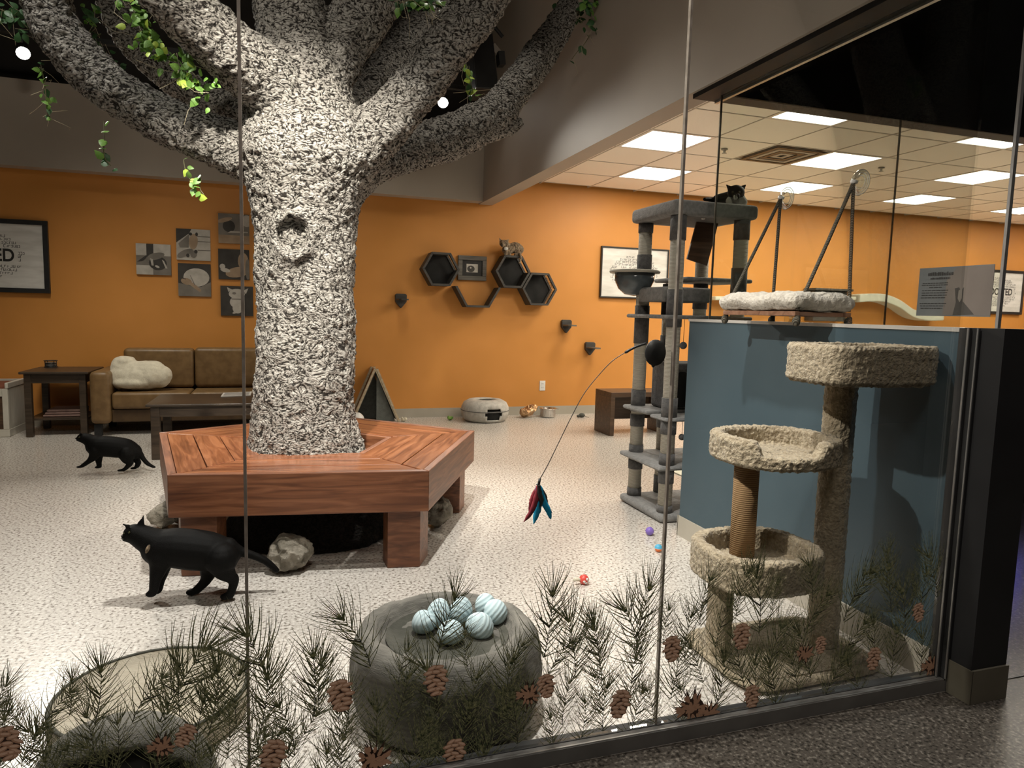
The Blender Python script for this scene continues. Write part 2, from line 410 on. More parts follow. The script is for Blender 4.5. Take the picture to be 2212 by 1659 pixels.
def text_mesh(txt, size, mat, name='lettering', extrude=.0008, spacing=1.0, sx=1.0):
    cu = bpy.data.curves.new(name, 'FONT'); cu.body = txt; cu.size = size; cu.extrude = extrude; cu.align_x = 'CENTER'; cu.align_y = 'CENTER'
    cu.space_character = spacing; cu.offset = size*.022
    o = bpy.data.objects.new(name, cu); C.objects.link(o)
    dg = bpy.context.evaluated_depsgraph_get(); dg.update()
    me = bpy.data.meshes.new_from_object(o.evaluated_get(dg)); bpy.data.objects.remove(o)
    me.materials.clear(); me.materials.append(mat)
    return me

def blob(name, mb, mat, parent=None, voxel=.006, smooth=6, disp=None):
    """many overlapping closed shapes -> one continuous skin"""
    me = bpy.data.meshes.new(name); me.from_pydata(mb.v, [], mb.f)
    bm = bmesh.new(); bm.from_mesh(me); bmesh.ops.recalc_face_normals(bm, faces=bm.faces); bm.to_mesh(me); bm.free()
    o = bpy.data.objects.new(name, me); C.objects.link(o)
    rm = o.modifiers.new('r', 'REMESH'); rm.mode = 'VOXEL'; rm.voxel_size = voxel; rm.use_smooth_shade = True
    if smooth:
        s = o.modifiers.new('s', 'SMOOTH'); s.factor = .5; s.iterations = smooth
    for tex, strength, mid in (disp or []):
        d = o.modifiers.new('d', 'DISPLACE'); d.texture = tex; d.strength = strength; d.mid_level = mid; d.texture_coords = 'LOCAL'
    dg = bpy.context.evaluated_depsgraph_get(); dg.update()
    me2 = bpy.data.meshes.new_from_object(o.evaluated_get(dg)); me2.name = name
    o.modifiers.clear(); o.data = me2; bpy.data.meshes.remove(me)
    me2.materials.clear(); me2.materials.append(mat)
    for p in me2.polygons: p.use_smooth = True
    if parent is not None: put(o, parent)
    return o

def tex(name, kind, scale, **k):
    t = bpy.data.textures.new(name, kind); t.noise_scale = scale
    for a, b in k.items(): setattr(t, a, b)
    return t

def jitter(o, amp, seed=0):
    rnd = random.Random(seed)
    me = o.data
    for v in me.vertices:
        n = v.normal; a = amp*(rnd.random()-.35)
        v.co = v.co + n*a + Vector((rnd.uniform(-1, 1), rnd.uniform(-1, 1), rnd.uniform(-1, 1)))*amp*.35

def smoothpath(pts, n=6):
    """catmull-rom through (P, r) pairs"""
    P = [Vector(p) for p, r in pts]; r = [q for p, q in pts]
    out = []; rr = []
    for i in range(len(P)-1):
        p0, p1, p2, p3 = P[max(i-1, 0)], P[i], P[i+1], P[min(i+2, len(P)-1)]
        for k in range(n):
            t = k/n
            out.append(.5*((2*p1)+(p2-p0)*t+(2*p0-5*p1+4*p2-p3)*t*t+(3*p1-p0-3*p2+p3)*t**3)); rr.append(r[i]*(1-t)+r[i+1]*t)
    out.append(P[-1]); rr.append(r[-1])
    return out, rr

# ------------------------------------------------------------------ the setting
YW, YS, XD, XB, YG = 7.935, 7.76, 2.14, 2.29, 1.705       # back wall, soffit face, divider face, divider far face, front glass
ZS, ZC, ZT, ZW = 2.485, 2.77, 4.6, 1.222                   # soffit underside, tile ceiling, dark ceiling, half wall
def sbox(name, b, mat, parent=None):
    o = MB().box(*b).build(name, mat, parent)
    if parent is None: struct(o)
    return o
fl = MB().box(-6, 14, 1.673, YW, -.1, 0).build('floor', m_floor); struct(fl)
sbox('floor_corridor', (-6, 14, -3.2, 1.673, -.1, -.001), m_corr)
o = sbox('floor_corridor', (2.29, 14, 1.673, 3.42, -.08, .002), m_corr)
wb = sbox('wall_back', (-6, 14, YW, YW+.15, 0, ZT), m_orange)
so = sbox('trim_1', (-6, XD, YS, YW, ZS, 3.27), m_taupe)
sbox('wall_back_upper', (-6, XD, YW-.02, YW, 3.27, ZT), m_dark)
be = sbox('trim_2', (XD, XD+.16, 1.55, YW, ZS-.01, ZT), m_taupe)
sbox('wall_left', (-6.1, -6, -3.2, YW, 0, ZT), m_taupe)
sbox('wall_right', (14, 14.1, -3.2, YW, 0, ZT), m_orange)
sbox('wall_front', (-6, 14, -3.3, -3.2, 0, ZT), m_black)
sbox('ceiling', (-6, 14, -3.2, YW, ZT, ZT+.1), m_dark)
# the dark header above the divider glass and the black bulkhead over the far half wall
sbox('trim_3', (XD+.02, XB+.02, 1.60, 3.50, ZS-.035, ZS-.008), m_black)
sbox('trim_3', (XB+.0105, XB+.03, 1.60, 3.50, ZS-.045, ZS-.008), m_silver)
sbox('wall_bulkhead', (XB+.012, 14, 3.47, 3.60, ZS, ZT), m_black)
sbox('wall_bulkhead', (XB-.002, XB+.011, 1.60, 3.60, ZS-.008, ZT-.001), m_black)
# half walls
dv = sbox('wall_divider', (XD, XB, 1.60, 3.385, 0, ZW), m_teal)
cap = MB().box(XD-.004, XB+.004, 1.735, 3.39, ZW, ZW+.014).build('cap', m_cap, dv)
MB().box(XD-.003, XB+.004, 1.592, 1.728, .001, ZW+.0145).build('end_panel', m_black, dv)
MB().box(XD-.008, XD-.0003, 1.745, 3.39, 0, .115).build('baseboard', m_base, dv)
MB().box(XD-.008, XB+.002, 3.3853, 3.395, 0, .115).build('baseboard', m_base, dv)
MB().box(XD-.005, XB+.008, 1.584, 1.5918, 0, .115).build('baseboard', m_base_shade, dv)
MB().box(XD-.0085, XD-.0032, 1.584, 1.670, 0, .115).build('baseboard', m_base_shade, dv)
hw = sbox('wall_half', (XB+.004, 14, 3.42, 3.55, 0, ZW-.03), m_black)
MB().box(XB+.004, 14, 3.41, 3.56, ZW-.03, ZW-.001).build('cap', m_black, hw)
MB().box(2.9, 14, 3.4105, 3.4195, ZW-.055, ZW-.043).build('cap_glow_strip', m_stripglow, hw)  # pale line of the cap, brightened by its own emission
# baseboards
for i, (n, b) in enumerate((('baseboard_back', (-6, 14, YW-.008, YW-.0005, 0, .105)),)):
    sbox(n, b, m_base)
# tile ceiling: every tile that can be told apart is a piece
ce = sbox('ceiling', (XD+.16, 14, 3.6, YW, ZC+.02, ZC+.05), m_dark)
TX, TY, X0, Y0 = .62, .64, 2.88, 5.27
tile_me = MB().box(.006, TX-.006, .006, TY-.006, 0, .014).mesh('tile', m_tile)
panels = {(2.88, 5.27): 0, (3.50, 6.55): 0, (3.50, 3.99): 0, (4.74, 5.27): 0, (5.36, 6.55): 0, (5.36, 3.99): 0, (6.60, 5.27): 0, (7.22, 6.55): 0,
          (7.22, 3.99): 0, (9.08, 6.55): 0, (8.46, 5.27): 0, (10.94, 6.55): 0, (10.32, 5.27): 0, (9.08, 3.99): 0}
vent_at = (4.12, 5.27)
def cell(x, y): return (round(x, 2), round(y, 2))
grid = MB()
for i in range(-1, 18):
    x = X0+TX*i
    for j in range(-3, 5):
        y = Y0+TY*j
        if y+TY > YW+.3 or y < 3.3: continue
        if cell(x, y) in panels or cell(x, y) == vent_at: continue
        if y+TY > YW or y < 3.6 or x < XD+.16:
            y0, y1, x0 = max(y, 3.6), min(y+TY, YW), max(x, XD+.165)
            MB().box(x0+.006, x+TX-.006, y0+.006, y1-.006, ZC+.004, ZC+.018).build('tile', m_tile, ce); continue
        link(tile_me, 'tile', ce, Matrix.Translation((x, y, ZC+.004)))
for i in range(0, 19):
    x = X0+TX*(i-1)
    if x > XD+.2: grid.box(x-.0055, x+.0055, 3.6, YW, ZC-.001, ZC+.0195)
for j in range(-2, 5):
    y = Y0+TY*j
    if 3.6 < y < YW: grid.box(XD+.165, 14, y-.0055, y+.0055, ZC-.0005, ZC+.019)
g = grid.build('grid_bars', m_grid, ce); g['kind'] = 'stuff'

plab = {(2.88, 5.27): 'square ceiling light panel nearest the grey beam, beside the glass edge',
 (3.50, 6.55): 'square ceiling light panel in the last row above the grey cat tower',
 (3.50, 3.99): 'square ceiling light panel cut off by the black bulkhead, above the round air vent',
 (4.74, 5.27): 'square ceiling light panel right of the air vent, above the rear suction cup',
 (5.36, 6.55): 'square ceiling light panel above the black and white cat and far suction cup',
 (5.36, 3.99): 'square ceiling light panel cut off by the bulkhead near the glass joint',
 (6.60, 5.27): 'square ceiling light panel crossed by the silver glass edge, middle row',
 (7.22, 6.55): 'square ceiling light panel in the last row right of the near suction cup',
 (9.08, 6.55): 'square ceiling light panel in the last row at the right picture edge',
 (7.22, 3.99): 'square ceiling light panel hidden by the bulkhead over the right wall end',
 (8.46, 5.27): 'square ceiling light panel of the middle row beyond the silver glass edge',
 (10.94, 6.55): 'square ceiling light panel farthest along the last row',
 (10.32, 5.27): 'square ceiling light panel farthest along the middle row',
 (9.08, 3.99): 'square ceiling light panel farthest along the front row'}
for (x, y) in panels:
    t = thing('ceiling_light', plab[(x, y)], 'light', (x+TX/2, y+TY/2, ZC), 'square ceiling light panels')
    MB().box(x+.03, x+TX-.03, y+.03, y+TY-.03, ZC+.002, ZC+.008).build('diffuser', m_panel, t)
    f = MB()
    for b in ((x+.006, x+.03, y+.006, y+TY-.006), (x+TX-.03, x+TX-.006, y+.006, y+TY-.006), (x+.03, x+TX-.03, y+.006, y+.03), (x+.03, x+TX-.03, y+TY-.03, y+TY-.006)):
        f.box(b[0], b[1], b[2], b[3], ZC-.001, ZC+.012)
    f.build('frame', m_whiteplastic, t)
    lamp('ceiling_light_glow', 'AREA', (x+TX/2, y+TY/2, ZC-.004), 20, (1, .91, .77), (x+TX/2, y+TY/2, 0), .5)
# vent
x, y = vent_at
t = thing('ceiling_vent', 'square slatted air vent set into the tile ceiling', 'vent', (x+TX/2, y+TY/2, ZC))
MB().box(x+.01, x+TX-.01, y+.01, y+TY-.01, ZC+.009, ZC+.015).build('back_plate', m_vent, t)
for k in range(4):
    a = .04+.065*k; s_ = MB()
    x0, x1, y0, y1 = x+a, x+TX-a, y+a, y+TY-a; q = .045
    for b in ((x0, x1, y0, y0+q), (x0, x1, y1-q, y1), (x0, x0+q, y0+q, y1-q), (x1-q, x1, y0+q, y1-q)):
        s_.box(b[0], b[1], b[2], b[3], ZC-.012+.002*k, ZC-.006+.002*k)
    s_.build('slat_ring', m_vent if k % 2 else m_lampbody, t)
for px, py, lab in ((1565, 322, 'tiny sprinkler head on the ceiling beside the glass edge'), (1904, 362, 'tiny sprinkler head on the ceiling left of the glass joint')):
    p = atz(px, py, ZC)
    t = thing('sprinkler', lab, 'sprinkler', p, 'ceiling sprinkler heads')
    MB().lathe([(0, 0), (.03, 0), (.03, -.008), (.012, -.012), (.01, -.035), (0, -.035)], p, 14).build('collar', m_vent, t)
    MB().lathe([(0, -.035), (.022, -.035), (.022, -.039), (0, -.039)], p, 14).build('deflector', m_vent, t)

# ------------------------------------------------------------------ glass
w1 = struct(bpy.data.objects.new('window_1', None)); C.objects.link(w1)
XS = [-3.5, -1.25, -.092, 1.035, 2.10]
for i in range(4):
    MB().box(XS[i]+.002, XS[i+1]-.002, YG, YG+.010, .047, 4.55).build('pane', m_glass, w1)
for x in XS[1:4]:
    MB().box(x-.0035, x+.0035, YG-.0005, YG+.0105, .047, 4.55).build('silicone_joint', m_joint, w1)
fr = MB().box(-3.5, XD-.002, 1.673, YG-.004, 0, .044).build('sill', m_frame, w1)
MB().box(-3.5, XD-.002, YG-.004, YG+.03, 0, .046).build('sill_channel', m_lampbody, w1)
MB().box(-3.5, XD-.03, 1.676, 1.681, .044, .0475).build('sill_edge', m_silver, w1)
jm = MB().box(XD-.018, XD-.001, 1.673, YG+.02, .047, 1.235).build('jamb', m_lampbody, w1)
MB().box(XD-.030, XD-.0185, 1.690, YG+.02, .047, 1.235).build('jamb_rubber', m_lampbody, w1)
MB().box(XD-.0345, XD-.0305, 1.688, 1.694, .047, 1.235).build('jamb_edge', m_silver, w1)
MB().box(XD-.0185, XD-.0145, 1.668, 1.6725, .047, 1.235).build('jamb_edge', m_silver, w1)

w2 = struct(bpy.data.objects.new('window_2', None)); C.objects.link(w2)
XG = 2.265
ZG0, ZG1 = ZW+.0145, ZS-.035
ym = 2.14
MB().box(XG, XG+.010, 1.722, 3.385, ZG0, ZG1).build('pane', m_green, w2)
MB().box(XG-.002, XG+.012, 1.712, 1.722, ZG0, ZG1).build('polished_edge', m_silver, w2)
MB().box(XG-.0005, XG+.0105, 3.385, 3.390, ZG0, ZG1).build('polished_edge', m_joint, w2)
w3 = struct(bpy.data.objects.new('window_3', None)); C.objects.link(w3)
xm = atx(1928, 480, 3.0).x; xm = at(1928, 480, 3.48).x
for a, b in ((XB+.03, xm), (xm, xm+1.25), (xm+1.25, xm+2.5), (xm+2.5, 14)):
    MB().box(a+.003, b-.003, 3.475, 3.485, ZW, ZS).build('pane', m_glass, w3)
MB().box(xm-.003, xm+.003, 3.4745, 3.4855, ZW, ZS).build('silicone_joint', m_joint, w3)
MB().box(xm+1.247, xm+1.253, 3.4745, 3.4855, ZW, ZS).build('silicone_joint', m_joint, w3)

# ------------------------------------------------------------------ the tree
def limb(pts):      # (px, py, width in px, depth)
    out = []
    for px, py, wd, y in pts:
        p = at(px, py, y); out.append((p, span(p, wd)/2))
    return out
tree = thing('indoor_tree', 'large grey plaster tree growing through the middle of the wooden bench', 'tree', (.13, 4.0, 0))
tb = MB()
TYc = 3.98
def addlimb(pts, n=5, seg=18):
    P, r = smoothpath(limb(pts), n); tb.tube(P, r, seg)
    tb.ball(P[-1], r[-1], 16, 10); tb.ball(P[0], r[0], 16, 10)
addlimb([(664, 1040, 245, TYc), (664, 992, 252, TYc), (660, 945, 232, TYc), (657, 890, 212, TYc), (660, 790, 203, TYc), (662, 700, 203, TYc), (660, 600, 204, TYc),
         (660, 520, 208, TYc), (661, 455, 222, TYc), (662, 400, 252, TYc), (664, 350, 290, TYc), (662, 300, 285, TYc), (655, 240, 230, TYc), (648, 190, 195, TYc)], 5, 28)
addlimb([(610, 370, 120, TYc), (540, 338, 112, TYc+.02), (470, 305, 108, TYc+.06), (390, 275, 100, TYc+.08), (305, 232, 96, TYc+.1), (228, 180, 98, TYc+.12), (160, 115, 102, TYc+.14), (112, 40, 98, TYc+.15), (85, -60, 95, TYc+.15), (40, -230, 84, TYc+.16), (10, -420, 60, TYc+.16)])
addlimb([(620, 280, 110, TYc+.1), (548, 240, 78, TYc+.25), (480, 226, 64, TYc+.4), (400, 186, 66, TYc+.5), (325, 125, 72, TYc+.58), (268, 60, 66, TYc+.63), (225, -40, 60, TYc+.66), (170, -200, 52, TYc+.7), (140, -380, 40, TYc+.7)])
addlimb([(640, 290, 150, TYc-.05), (600, 200, 150, TYc-.13), (545, 148, 138, TYc-.22), (465, 82, 128, TYc-.34), (378, 0, 122, TYc-.46), (310, -70, 118, TYc-.55), (190, -220, 104, TYc-.66), (120, -400, 80, TYc-.7)])
addlimb([(660, 280, 230, TYc), (652, 180, 205, TYc+.02), (640, 90, 170, TYc+.03), (622, 0, 140, TYc+.04), (612, -80, 130, TYc+.05), (600, -260, 115, TYc+.05), (590, -440, 90, TYc+.05)])
addlimb([(680, 260, 150, TYc-.02), (700, 170, 120, TYc), (742, 90, 118, TYc+.02), (800, 5, 120, TYc+.04), (850, -70, 115, TYc+.05), (930, -230, 98, TYc+.06), (960, -420, 70, TYc+.06)])
addlimb([(745, 270, 80, TYc+.2), (785, 205, 62, TYc+.4), (842, 140, 78, TYc+.6), (900, 70, 86, TYc+.75), (960, -10, 90, TYc+.85), (1050, -150, 80, TYc+.95), (1090, -320, 60, TYc+1)])
addlimb([(720, 360, 170, TYc-.02), (785, 308, 132, TYc-.08), (848, 250, 106, TYc-.14), (905, 180, 100, TYc-.2), (958, 110, 106, TYc-.26), (1010, 40, 110, TYc-.32), (1060, -40, 112, TYc-.36), (1170, -200, 98, TYc-.4), (1230, -400, 70, TYc-.4)])
addlimb([(740, 400, 110, TYc+.06), (812, 352, 82, TYc+.2), (890, 322, 92, TYc+.35), (985, 292, 94, TYc+.5), (1060, 252, 82, TYc+.62), (1112, 192, 70, TYc+.72), (1160, 128, 74, TYc+.8), (1205, 62, 60, TYc+.86), (1228, 15, 46, TYc+.9)])
addlimb([(1060, 285, 44, TYc+.6), (1100, 276, 30, TYc+.64), (1122, 268, 20, TYc+.66)])
# knot: a raised ring with a swelling below it
kc = at(632, 508, TYc-.262)
kr = span(kc, 34)
kb = at(638, 590, TYc-.232); tb.ball(kb+Vector((0, .035, 0)), (span(kb, 45), .06, span(kb, 62)), 16, 12)
kb = at(634, 560, TYc-.24); tb.ball(kb+Vector((0, .03, 0)), (span(kb, 42), .055, span(kb, 40)), 16, 12)
t1 = tex('bark_cells', 'VORONOI', .03, noise_intensity=1.0)
t2 = tex('bark_lumps', 'CLOUDS', .16, noise_depth=2)
t3 = tex('bark_fine', 'CLOUDS', .028, noise_depth=2)
trunk = blob('trunk', tb, m_bark, tree, .0125, 8, [(t2, .03, .5), (t1, .017, .4), (t3, .022, .5)])
for v in trunk.data.vertices:
    if v.co.y > TYc-.05: continue
    q = math.hypot((v.co.x-kc.x)/kr, (v.co.z-kc.z)/(kr*1.12))
    if q < 1.9:
        u = min(1, max(0, (1.02-q)/.22)); u = u*u*(3-2*u)
        v.co.y += .045*u - .030*math.exp(-((q-1.22)/.26)**2)
rb = MB(); rb.lathe([(0, .0), (.50, .0), (.50, .02), (.44, .10), (.36, .20), (.30, .29), (.24, .34), (0, .34)], (.15, 4.03, 0), 40)
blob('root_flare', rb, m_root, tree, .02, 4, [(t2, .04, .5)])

# ------------------------------------------------------------------ bench around the tree
BC, BR = Vector((.176, 4.057, 0)), .985
ANG = [math.atan2(3.321-4.057, -.526-.176)+2*PI/5*k for k in range(5)]
def pv(k, r): return BC + Vector((math.cos(ANG[k % 5])*r, math.sin(ANG[k % 5])*r, 0))
bench = thing('tree_bench', 'five-sided red stained wooden bench built around the plaster tree', 'bench', BC)
ZB = .487
RI = .44
def mitred(name, k, r0, r1, z0, z1, mat, g=.0025, shrink=.002):
    """board of sector k between two concentric pentagons, modelled along its own x axis"""
    a, b = pv(k, r1), pv(k+1, r1); c, d = pv(k+1, r0), pv(k, r0)
    xd = (b-a).normalized(); yd = Vector((-xd.y, xd.x, 0)); mid = (a+b)/2
    loc = [((p-mid).dot(xd), (p-mid).dot(yd)) for p in (a, b, c, d)]
    t_ = math.tan(R(54))
    x0, y0 = loc[0]; x1, y1 = loc[2][0], loc[2][1]
    poly = [(loc[0][0]+shrink*2, loc[0][1]+g), (loc[1][0]-shrink*2, loc[1][1]+g), (loc[2][0]-shrink, loc[2][1]-g), (loc[3][0]+shrink, loc[3][1]-g)]
    me = MB().prism(poly, z0, z1).mesh(name, mat)
    o = bpy.data.objects.new(name, me); C.objects.link(o)
    mw = Matrix(((xd.x, yd.x, 0, mid.x), (xd.y, yd.y, 0, mid.y), (0, 0, 1, 0), (0, 0, 0, 1)))
    put(o, bench); o.matrix_basis = mw
    bv = o.modifiers.new('bevel', 'BEVEL'); bv.width = .003; bv.segments = 2
    return o
for k in range(5):
    n = 3
    ro = BR-.048
    for j in range(n):
        ra = RI+(ro-RI)*j/n; rb_ = RI+(ro-RI)*(j+1)/n
        mitred('board', k, ra, rb_, ZB-.038-.001*((k+j) % 2), ZB-.0015*((k*2+j) % 3), m_bench)
    mitred('fascia', k, BR-.048, BR, .292, ZB+.002, m_bench_side, .0005, .0005)
    mitred('inner_fascia', k, RI-.04, RI-.003, .36, ZB-.004, m_bench_side, .0005, .0005)
    p = pv(k, BR-.062); e1 = (pv(k+1, 1)-pv(k, 1)).normalized(); e0 = (pv(k-1, 1)-pv(k, 1)).normalized(); inn = (BC-p).normalized()
    poly = [p, p+e1*.155, p+e1*.10+inn*.13, p+e0*.10+inn*.13, p+e0*.155]
    MB().prism([(q.x, q.y) for q in poly], 0.001, .4475).build('leg', m_bench_side, bench, bevel=.004)

# ------------------------------------------------------------------ rocks
def rock(px, py, r, lab, seed, sq=.8, dy=0):
    p = atz(px, py, 0); p.y += dy
    b = MB().ball((p.x, p.y+r, r*sq*.86), (r, r*.9, r*sq), 20, 14)
    rnd = random.Random(seed)
    for k in range(7):
        a = rnd.uniform(0, 2*PI); b.ball((p.x+math.cos(a)*r*.55, p.y+r+math.sin(a)*r*.5, r*sq*rnd.uniform(.5, 1.15)), r*rnd.uniform(.35, .5), 12, 8)
    t_ = tex('rock', 'VORONOI', .05); t2_ = tex('rockc', 'CLOUDS', .03)
    o = blob('rock', b, m_rock, None, .008, 2, [(t_, .035, .5), (t2_, .02, .5)])
    zmin = min(v.co.z for v in o.data.vertices)
    for v in o.data.vertices: v.co.z -= zmin
    tag(o, lab, 'rock', 'rocks lying round the tree bench')
rock(625, 1250, .098, 'round grey rock in front of the bench by the black cat tail', 3, .82)
rock(948, 1148, .10, 'grey rock behind the right front leg of the bench', 5, .8)
rock(352, 1148, .085, 'grey rock behind the left front leg of the bench', 8, .7)

# ------------------------------------------------------------------ ivy
def leaf_mesh(name, mat):
    ol = [(0, 0), (.22, .10), (.36, .34), (.30, .60), (.13, .86), (0, 1.05)]
    v = [(0, 0, 0), (0, .34, .05), (0, .66, .05), (0, 1.05, -.06)]
    f = []
    Rr = [(.22, .08, -.02), (.37, .34, -.03), (.28, .64, -.04)]
    v += Rr + [(-a, b, c) for a, b, c in Rr]
    f = [(0, 4, 5, 1), (1, 5, 6, 2), (2, 6, 3), (0, 1, 8, 7), (1, 2, 9, 8), (2, 3, 9)]
    me = bpy.data.meshes.new(name); me.from_pydata(v, [], f); me.materials.append(mat)
    for p in me.polygons: p.use_smooth = True
    return me
leaf_g, leaf_d, leaf_l = leaf_mesh('leaf', m_leaf), leaf_mesh('leaf', m_leaf2), leaf_mesh('leaf', m_leaf3)
def ivy(lab, path, n, size, mats, spread=0.03, droop=.6, seed=1, tendrils=0, stemr=.0025, split=None):
    rnd = random.Random(seed)
    P, _ = smoothpath([(p, 1) for p in path], 6)
    t = thing('ivy_garland', lab, 'ivy', P[0], 'artificial ivy on the tree')
    MB().tube(P, stemr, 6).build('stem', m_stem, t)
    for i in range(n):
        u = (i+rnd.random())/n*(len(P)-1); k = int(u); q = P[k].lerp(P[min(k+1, len(P)-1)], u-k)
        off = Vector((rnd.gauss(0, 1), rnd.gauss(0, 1), rnd.gauss(0, 1)))*spread
        d = Vector((rnd.uniform(-1, 1), rnd.uniform(-1, .4), rnd.uniform(-1, 1)-droop)).normalized()
        z = Vector((rnd.uniform(-.6, .6), -1, rnd.uniform(-.2, .9))).normalized()
        x = d.cross(z).normalized(); z = x.cross(d)
        s = size*rnd.uniform(.7, 1.25)
        mw = Matrix(((x.x, d.x, z.x, 0), (x.y, d.y, z.y, 0), (x.z, d.z, z.z, 0), (0, 0, 0, 1)))
        link(rnd.choice(mats), 'leaf', t, Matrix.Translation(q+off) @ mw @ Matrix.Scale(s, 4))
    if tendrils:
        b = MB()
        for i in range(tendrils):
            q = rnd.choice(P)+Vector((rnd.gauss(0, 1), rnd.gauss(0, 1), rnd.gauss(0, 1)))*spread
            e = q+Vector((rnd.gauss(0, .09), rnd.gauss(0, .04), rnd.uniform(-.16, .05)))
            b.tube([q, (q+e)/2+Vector((rnd.gauss(0, .02), 0, rnd.gauss(0, .02))), e], .0011, 4)
        o = b.build('tendrils', m_grass, t); o['kind'] = 'stuff'
    return t
def pts(l, y): return [at(px, py, y) for px, py in l]
B3 = [leaf_g, leaf_g, leaf_l]
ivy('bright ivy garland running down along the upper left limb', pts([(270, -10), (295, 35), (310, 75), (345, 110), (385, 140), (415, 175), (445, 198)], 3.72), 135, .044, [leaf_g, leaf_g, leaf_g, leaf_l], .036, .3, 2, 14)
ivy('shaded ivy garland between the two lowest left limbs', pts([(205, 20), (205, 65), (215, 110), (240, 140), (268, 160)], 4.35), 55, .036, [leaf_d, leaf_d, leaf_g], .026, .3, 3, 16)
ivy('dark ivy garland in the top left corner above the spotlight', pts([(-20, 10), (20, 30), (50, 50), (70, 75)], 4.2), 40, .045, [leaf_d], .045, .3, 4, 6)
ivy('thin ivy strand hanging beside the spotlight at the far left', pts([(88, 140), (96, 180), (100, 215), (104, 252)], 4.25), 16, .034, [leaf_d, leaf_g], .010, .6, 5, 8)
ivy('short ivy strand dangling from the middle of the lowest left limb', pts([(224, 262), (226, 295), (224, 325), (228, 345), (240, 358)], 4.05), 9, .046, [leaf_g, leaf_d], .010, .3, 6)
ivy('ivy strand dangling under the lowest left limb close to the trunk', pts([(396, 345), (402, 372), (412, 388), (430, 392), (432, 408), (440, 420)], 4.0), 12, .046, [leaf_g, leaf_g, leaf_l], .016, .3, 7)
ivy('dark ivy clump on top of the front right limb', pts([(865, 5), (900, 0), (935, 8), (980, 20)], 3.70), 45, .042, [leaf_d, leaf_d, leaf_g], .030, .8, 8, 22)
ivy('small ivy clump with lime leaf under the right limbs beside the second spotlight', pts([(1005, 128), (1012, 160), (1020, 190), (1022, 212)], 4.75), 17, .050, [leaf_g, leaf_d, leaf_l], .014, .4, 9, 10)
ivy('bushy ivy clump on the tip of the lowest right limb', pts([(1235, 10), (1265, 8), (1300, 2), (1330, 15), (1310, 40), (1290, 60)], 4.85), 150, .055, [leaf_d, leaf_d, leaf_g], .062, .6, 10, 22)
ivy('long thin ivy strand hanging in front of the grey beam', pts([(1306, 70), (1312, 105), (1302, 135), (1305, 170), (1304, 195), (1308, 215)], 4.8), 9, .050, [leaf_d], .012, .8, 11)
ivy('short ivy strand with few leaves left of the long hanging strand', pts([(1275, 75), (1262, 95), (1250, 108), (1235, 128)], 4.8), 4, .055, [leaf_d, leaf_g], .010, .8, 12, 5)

# ------------------------------------------------------------------ spotlights on the track
def spotlight(px, py, y, lab, energy, target):
    p = at(px, py, y)
    t = thing('track_spotlight', lab, 'spotlight', p, 'ceiling spotlights')
    d = (Vector(target)-p).normalized()
    MB().tube([p-d*.16, p-d*.002], [.045, .055], 20).build('housing', m_lampbody, t, True)
    MB().tube([p-d*.0015, p+d*.001], [.050, .050], 20).build('lens', m_lens, t)
    MB().tube([p-d*.1, p-d*.1+Vector((0, 0, .16))], .012, 8).build('stem', m_lampbody, t)
    l = lamp('beam', 'SPOT', p+d*.012, energy, (1, .93, .84), target, .05, 70, .6)
    return p
p1 = spotlight(50, 115, 7.05, 'glaring spotlight high above the framed sign at the far left', 380, (-.4, 2.3, 0))
p2 = spotlight(957, 222, 7.05, 'glaring spotlight seen between the right limbs of the tree', 300, (.5, 2.2, 0))
tr = MB().box(-5.5, 2.1, 7.02, 7.08, p1.z+.15, p1.z+.19).build('ceiling_track', m_lampbody); tag(tr, 'black lighting track that carries the two glaring spotlights', 'track')
t = thing('loudspeaker', 'black box speaker hanging against the grey beam behind the tree', 'speaker', at(1030, 150, 6.6))
a = at(1020, 70, 6.6); b = at(1060, 205, 6.6)
MB().bar(at(1030, 70, 6.7), at(1045, 205, 6.6), .22, .28, (0, 1, 0)).build('cabinet', m_lampbody, t, bevel=.01)
MB().bar(at(1075, 128, 6.55), at(1088, 128, 6.55), .1, .12).build('bracket', m_lampbody, t)
MB().tube([at(1058, 45, 6.6), at(1086, 80, 6.6)], .018, 8).build('arm', m_lampbody, t)
MB().tube([at(1088, 0, 6.6), at(1050, 60, 6.6)], .014, 8).build('arm', m_lampbody, t)
MB().bar(at(1062, 100, 6.6), at(1080, 122, 6.6), .07, .06).build('wall_box', m_taupe, t)

# ------------------------------------------------------------------ sofa corner
def cushion(name, x0, x1, y0, y1, z0, z1, mat, parent, bev=.03):
    o = MB().box(x0, x1, y0, y1, z0, z1).build(name, mat, parent)
    b = o.modifiers.new('bevel', 'BEVEL'); b.width = bev; b.segments = 4
    for p in o.data.polygons: p.use_smooth = True
    return o
t = thing('sofa', 'brown leather sofa with loose back cushions against the orange wall', 'sofa', (-.86, 7.55, 0))
cushion('arm', -1.715, -1.545, 7.20, 7.90, .115, .605, m_leather, t, .045)
cushion('arm', -.20, -.03, 7.20, 7.90, .115, .605, m_leather, t, .045)
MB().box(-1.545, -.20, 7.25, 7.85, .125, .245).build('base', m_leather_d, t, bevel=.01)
cushion('seat_cushion', -1.540, -.874, 7.22, 7.70, .25, .405, m_leather, t, .03)
cushion('seat_cushion', -.870, -.205, 7.22, 7.70, .25, .405, m_leather, t, .03)
cushion('back_cushion', -1.50, -.872, 7.56, 7.74, .41, .80, m_leather, t, .04)
cushion('back_cushion', -.866, -.245, 7.56, 7.74, .41, .81, m_leather, t, .04)
MB().box(-1.545, -.20, 7.745, 7.90, .25, .70).build('back_frame', m_leather_d, t, bevel=.015)
